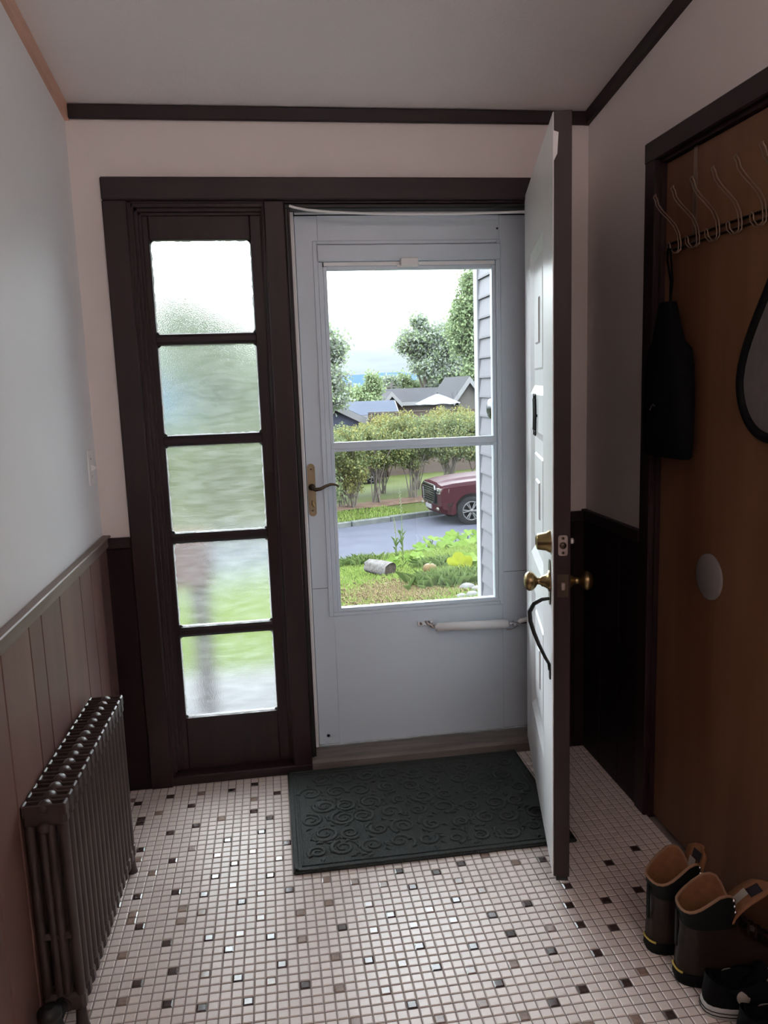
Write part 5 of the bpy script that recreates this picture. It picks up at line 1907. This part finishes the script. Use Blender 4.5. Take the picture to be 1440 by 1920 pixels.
def truck():
    wp = gpt_road(882, 984)
    # local frame: +x forward (towards the left and slightly nearer), y to its left (near side), z up
    rz = math.pi + math.radians(5)
    R_w, axle = .415, 1.02          # front axle behind the nose
    fw = Vector((math.cos(rz), math.sin(rz), 0))
    lt = Vector((-math.sin(rz), math.cos(rz), 0))
    t = thing('pickup_truck', 'maroon pickup truck with chrome grille parked across the road', 'truck', (0, 0, 0), rz)
    o = wp - lt * .86              # front axle centre line on the ground
    t.location = o
    HW = 1.0
    x = lambda q: q                # x=0 at the front axle

    def shell(secs, m, name):
        """secs: (x, half width bottom, half width top, z bottom, z shoulder, z top, crown half width)"""
        rings = []
        for (xx_, wb, wt, zb, zs, zt_, wc) in secs:
            rings.append([(xx_, -wb, zb), (xx_, -wb * 1.0, zb + .12), (xx_, -wt, zs - .12), (xx_, -wt * .985, zs), (xx_, -wc, zt_ - .02), (xx_, -wc * .5, zt_), (xx_, wc * .5, zt_), (xx_, wc, zt_ - .02), (xx_, wt * .985, zs), (xx_, wt, zs - .12), (xx_, wb, zb + .12), (xx_, wb, zb)])
        return MB().loft(rings).build(name, m, t)

    # lower sides with wheel arches: side panels as prisms with the arch cut out
    def side(sy):
        pr = [(.80, .50), (.86, .62), (.88, .98), (.80, 1.10), (-.95, 1.20), (-5.0, 1.22), (-5.0, .48)]
        arch = lambda cx: [(cx + .53 * math.cos(a), .40 + .53 * math.sin(a)) for a in [math.radians(d) for d in range(180, -1, -12)]]
        pr2 = pr + [(-4.25, .46)] + [p for p in arch(-3.62)] + [(-1.2, .44)] + [p for p in arch(0)] + [(.62, .46)]
        mb = MB()
        mb.prism(pr2, lambda a, b, d: (a, d, b), sy * (HW - .10), sy * HW)
        mb.build('side_panel', M['maroon'], t)
        mb = MB()
        for cx in (0, -3.62):
            ou = [(cx + .60 * math.cos(a), .40 + .60 * math.sin(a)) for a in [math.radians(d) for d in range(186, -7, -12)]]
            inn = [(cx + .525 * math.cos(a), .40 + .525 * math.sin(a)) for a in [math.radians(d) for d in range(-6, 187, 12)]]
            mb.prism(ou + inn, lambda a, b, d: (a, d, b), sy * (HW - .02), sy * (HW + .035))
        mb.build('wheel_arch', M['maroon'], t)
    side(1)
    side(-1)
    # dark body core behind the arches
    MB().box(-5.0, .70, -HW + .28, HW - .28, .45, 1.15).build('chassis', M['dark_plastic'], t)
    # hood, with raised middle
    rings = []
    for (xx_, z, wv, cr) in ((.86, 1.08, .80, .02), (.82, 1.15, .86, .03), (.5, 1.21, .92, .045), (0, 1.25, .95, .055), (-.6, 1.28, .965, .055), (-.98, 1.30, .97, .05)):
        prof_y = (-1, -.97, -.62, -.5, 0, .5, .62, .97, 1)
        prof_z = (-.10, -.01, .015, cr + .015, cr + .02, cr + .015, .015, -.01, -.10)
        rings.append([(xx_, wv * a, z + b) for a, b in zip(prof_y, prof_z)] + [(xx_, wv, z - .25), (xx_, -wv, z - .25)])
    MB().loft(rings, smooth=False).build('hood', M['maroon'], t)
    # nose: grille, lamps, bumper
    mb = MB()
    mb.prism([(-.50, .66), (-.56, 1.0), (-.50, 1.10), (.50, 1.10), (.56, 1.0), (.50, .66)], lambda a, b, d: (d, a, b), .80, .93)
    gr = mb.build('grille', M['dark_plastic'], t)
    mb = MB()
    fr_ = [(-.52, .64), (-.60, 1.0), (-.52, 1.12), (.52, 1.12), (.60, 1.0), (.52, .64)]
    for a, b in zip(fr_, fr_[1:] + fr_[:1]):
        mb.tube([(.93, a[0], a[1]), (.93, b[0], b[1])], .035, 8)
    for k in range(6):
        z = .70 + .065 * k
        mb.box(.92, .955, -.53, .53, z, z + .032, .006)
    mb.box(.93, .965, -.16, .16, .84, .94, .02)
    mb.build('grille_bars', M['car_chrome'], gr)
    for sy in (1, -1):
        mb = MB()
        mb.loft([[(.90, sy * .60, .90), (.90, sy * .60, 1.06), (.89, sy * .60, 1.07)], [(.86, sy * .84, .91), (.86, sy * .84, 1.06), (.84, sy * .84, 1.07)], [(.66, sy * 1.005, .96), (.66, sy * 1.005, 1.06), (.64, sy * 1.0, 1.07)]], True, True, smooth=False)
        hl = mb.build('headlight', M['lamp_glass'], t)
        mb = MB()
        mb.ball((.90, sy * .70, .985), (.02, .07, .05), 10, 6)
        mb.ball((.84, sy * .85, .99), (.03, .06, .045), 10, 6)
        mb.build('bulb', M['car_chrome'], hl)
        mb = MB().prism([(.60, .60), (.98, .60), (1.0, .90), (.58, .90)], lambda a, b, d: (d, sy * a, b), .70, .87)
        mb.build('fender_corner', M['maroon'], t)
        mb = MB()
        mb.ball((.915, sy * .76, .50), (.03, .12, .045), 12, 6)
        mb.build('fog_lamp', M['lamp_glass'], t)
    mb = MB()
    rings = []
    for y in (-1.0, -.97, -.75, 0, .75, .97, 1.0):
        c_ = .96 - .26 * abs(y) ** 3
        rings.append([(c_ - .25, y, .36), (c_ - .03, y, .36), (c_, y, .42), (c_, y, .56), (c_ - .02, y, .62), (c_ - .25, y, .62)])
    mb.loft(rings, smooth=False)
    mb.build('bumper', M['maroon'], t)
    mb = MB()
    rings = []
    for y in (-1.0, -.75, 0, .75, 1.0):
        c_ = .965 - .26 * abs(y) ** 3
        rings.append([(c_ - .2, y, .60), (c_ + .004, y, .60), (c_ + .004, y, .655), (c_ - .2, y, .655)])
    mb.loft(rings, smooth=False)
    mb.build('chrome_strip', M['car_chrome'], t)
    MB().box(.93, .968, -.26, .26, .44, .56, .004).build('front_plate', M['trim_white'], t)
    # cab
    cab = [(-.95, .95, 1.25), (-1.62, .80, 1.86), (-2.0, .78, 1.92), (-3.3, .78, 1.92), (-3.55, .82, 1.6), (-3.6, .95, 1.25)]
    rings = [[(x_, -w_, z_), (x_, w_, z_)] for x_, w_, z_ in cab]
    vs, fs = [], []
    low = [(-.95, .95, 1.18), (-3.6, .95, 1.18)]
    for x_, w_, z_ in cab: vs += [(x_, -w_, z_), (x_, w_, z_)]
    for i in range(5): fs.append((2 * i, 2 * i + 1, 2 * i + 3, 2 * i + 2))
    fs += [tuple(range(0, 12, 2)), tuple(range(11, 0, -2)), (0, 1, 11, 10)]
    MB().add(vs, fs).build('cab', M['maroon'], t)
    mb = MB()
    mb.add([(-1.0, -.86, 1.31), (-1.0, .86, 1.31), (-1.58, .74, 1.84), (-1.58, -.74, 1.84)], [(0, 1, 2, 3)])
    mb.v = [(x_ + .012, y_, z_ + .012) for x_, y_, z_ in mb.v]
    mb.build('windscreen', M['carglass'], t)
    for sy in (1, -1):
        mb = MB()
        mb.add([(-1.12, sy * .945, 1.31), (-2.30, sy * .955, 1.31), (-2.30, sy * .815, 1.84), (-1.66, sy * .815, 1.83)], [(0, 1, 2, 3)])
        mb.add([(-2.38, sy * .955, 1.31), (-3.40, sy * .955, 1.31), (-3.30, sy * .815, 1.82), (-2.38, sy * .815, 1.84)], [(0, 1, 2, 3)])
        mb.v = [(x_, y_ + sy * .012, z_) for x_, y_, z_ in mb.v]
        mb.build('side_window', M['carglass'], t)
        mb = MB().box(-1.42, -1.22, sy * .98, sy * 1.24, 1.30, 1.52, .03)
        mb.build('mirror', M['maroon'], t)
    MB().box(-5.0, -3.6, -HW + .1, HW - .1, 1.0, 1.2).build('bed', M['maroon'], t)
    for xx_ in (0, -3.62):
        for sy in (1, -1): wheel('wheel', t, xx_, sy * .86, R_w, .29, sy, M['rim'])
    return t


def gpt_road(px, py):
    return hit(px, py, 2, ZR)


truck()


def sedan():
    p = hit(672, 917, 1, 34)
    z = ground_z(p.x, p.y)
    t = thing('car', 'dark red car parked behind the shrubs at the left edge of the glass', 'car', (p.x - .9, p.y, z + .02), math.radians(12))
    t.scale = (1, 1, 1)
    secs = [(-2.2, .70, .75), (-2.15, .84, .95), (-1.2, .88, 1.0), (.9, .88, .96), (1.9, .84, .86), (2.2, .74, .68)]
    rings = []
    for x_, w_, zt_ in secs:
        rings.append([(x_, -w_, .28), (x_, -w_ * 1.02, .6), (x_, -w_ * .95, zt_), (x_, 0, zt_ + .04), (x_, w_ * .95, zt_), (x_, w_ * 1.02, .6), (x_, w_, .28)])
    MB().loft(rings).build('body', M['car_dark'], t)
    secs = [(-1.95, .72, .98), (-1.35, .66, 1.36), (-.6, .64, 1.46), (.15, .64, 1.42), (1.05, .74, .98)]
    rings = [[(x_, -w_ - .08, .94), (x_, -w_, z_ - .06 if z_ > 1 else z_), (x_, -w_ * .7, z_), (x_, w_ * .7, z_), (x_, w_, z_ - .06 if z_ > 1 else z_), (x_, w_ + .08, .94)] for x_, w_, z_ in secs]
    MB().loft(rings).build('glasshouse', M['carglass'], t)
    rings = [[(x_, -w_ * .96, z_ + .0), (x_, 0, z_ + .035), (x_, w_ * .96, z_)] for x_, w_, z_ in secs[1:4]]
    MB().loft(rings, False, False, closed=False).build('roof', M['chrome'] if False else M['car_dark'], t)
    for x_ in (-1.35, 1.35):
        for sy in (1, -1): wheel('wheel', t, x_, sy * .80, .32, .2, sy, M['rim'])
    for sy in (1, -1):
        mb = MB().ball((2.05, sy * .62, .70), (.12, .16, .08), 10, 6)
        mb.build('headlight', M['lamp_glass'], t)
    return t


sedan()
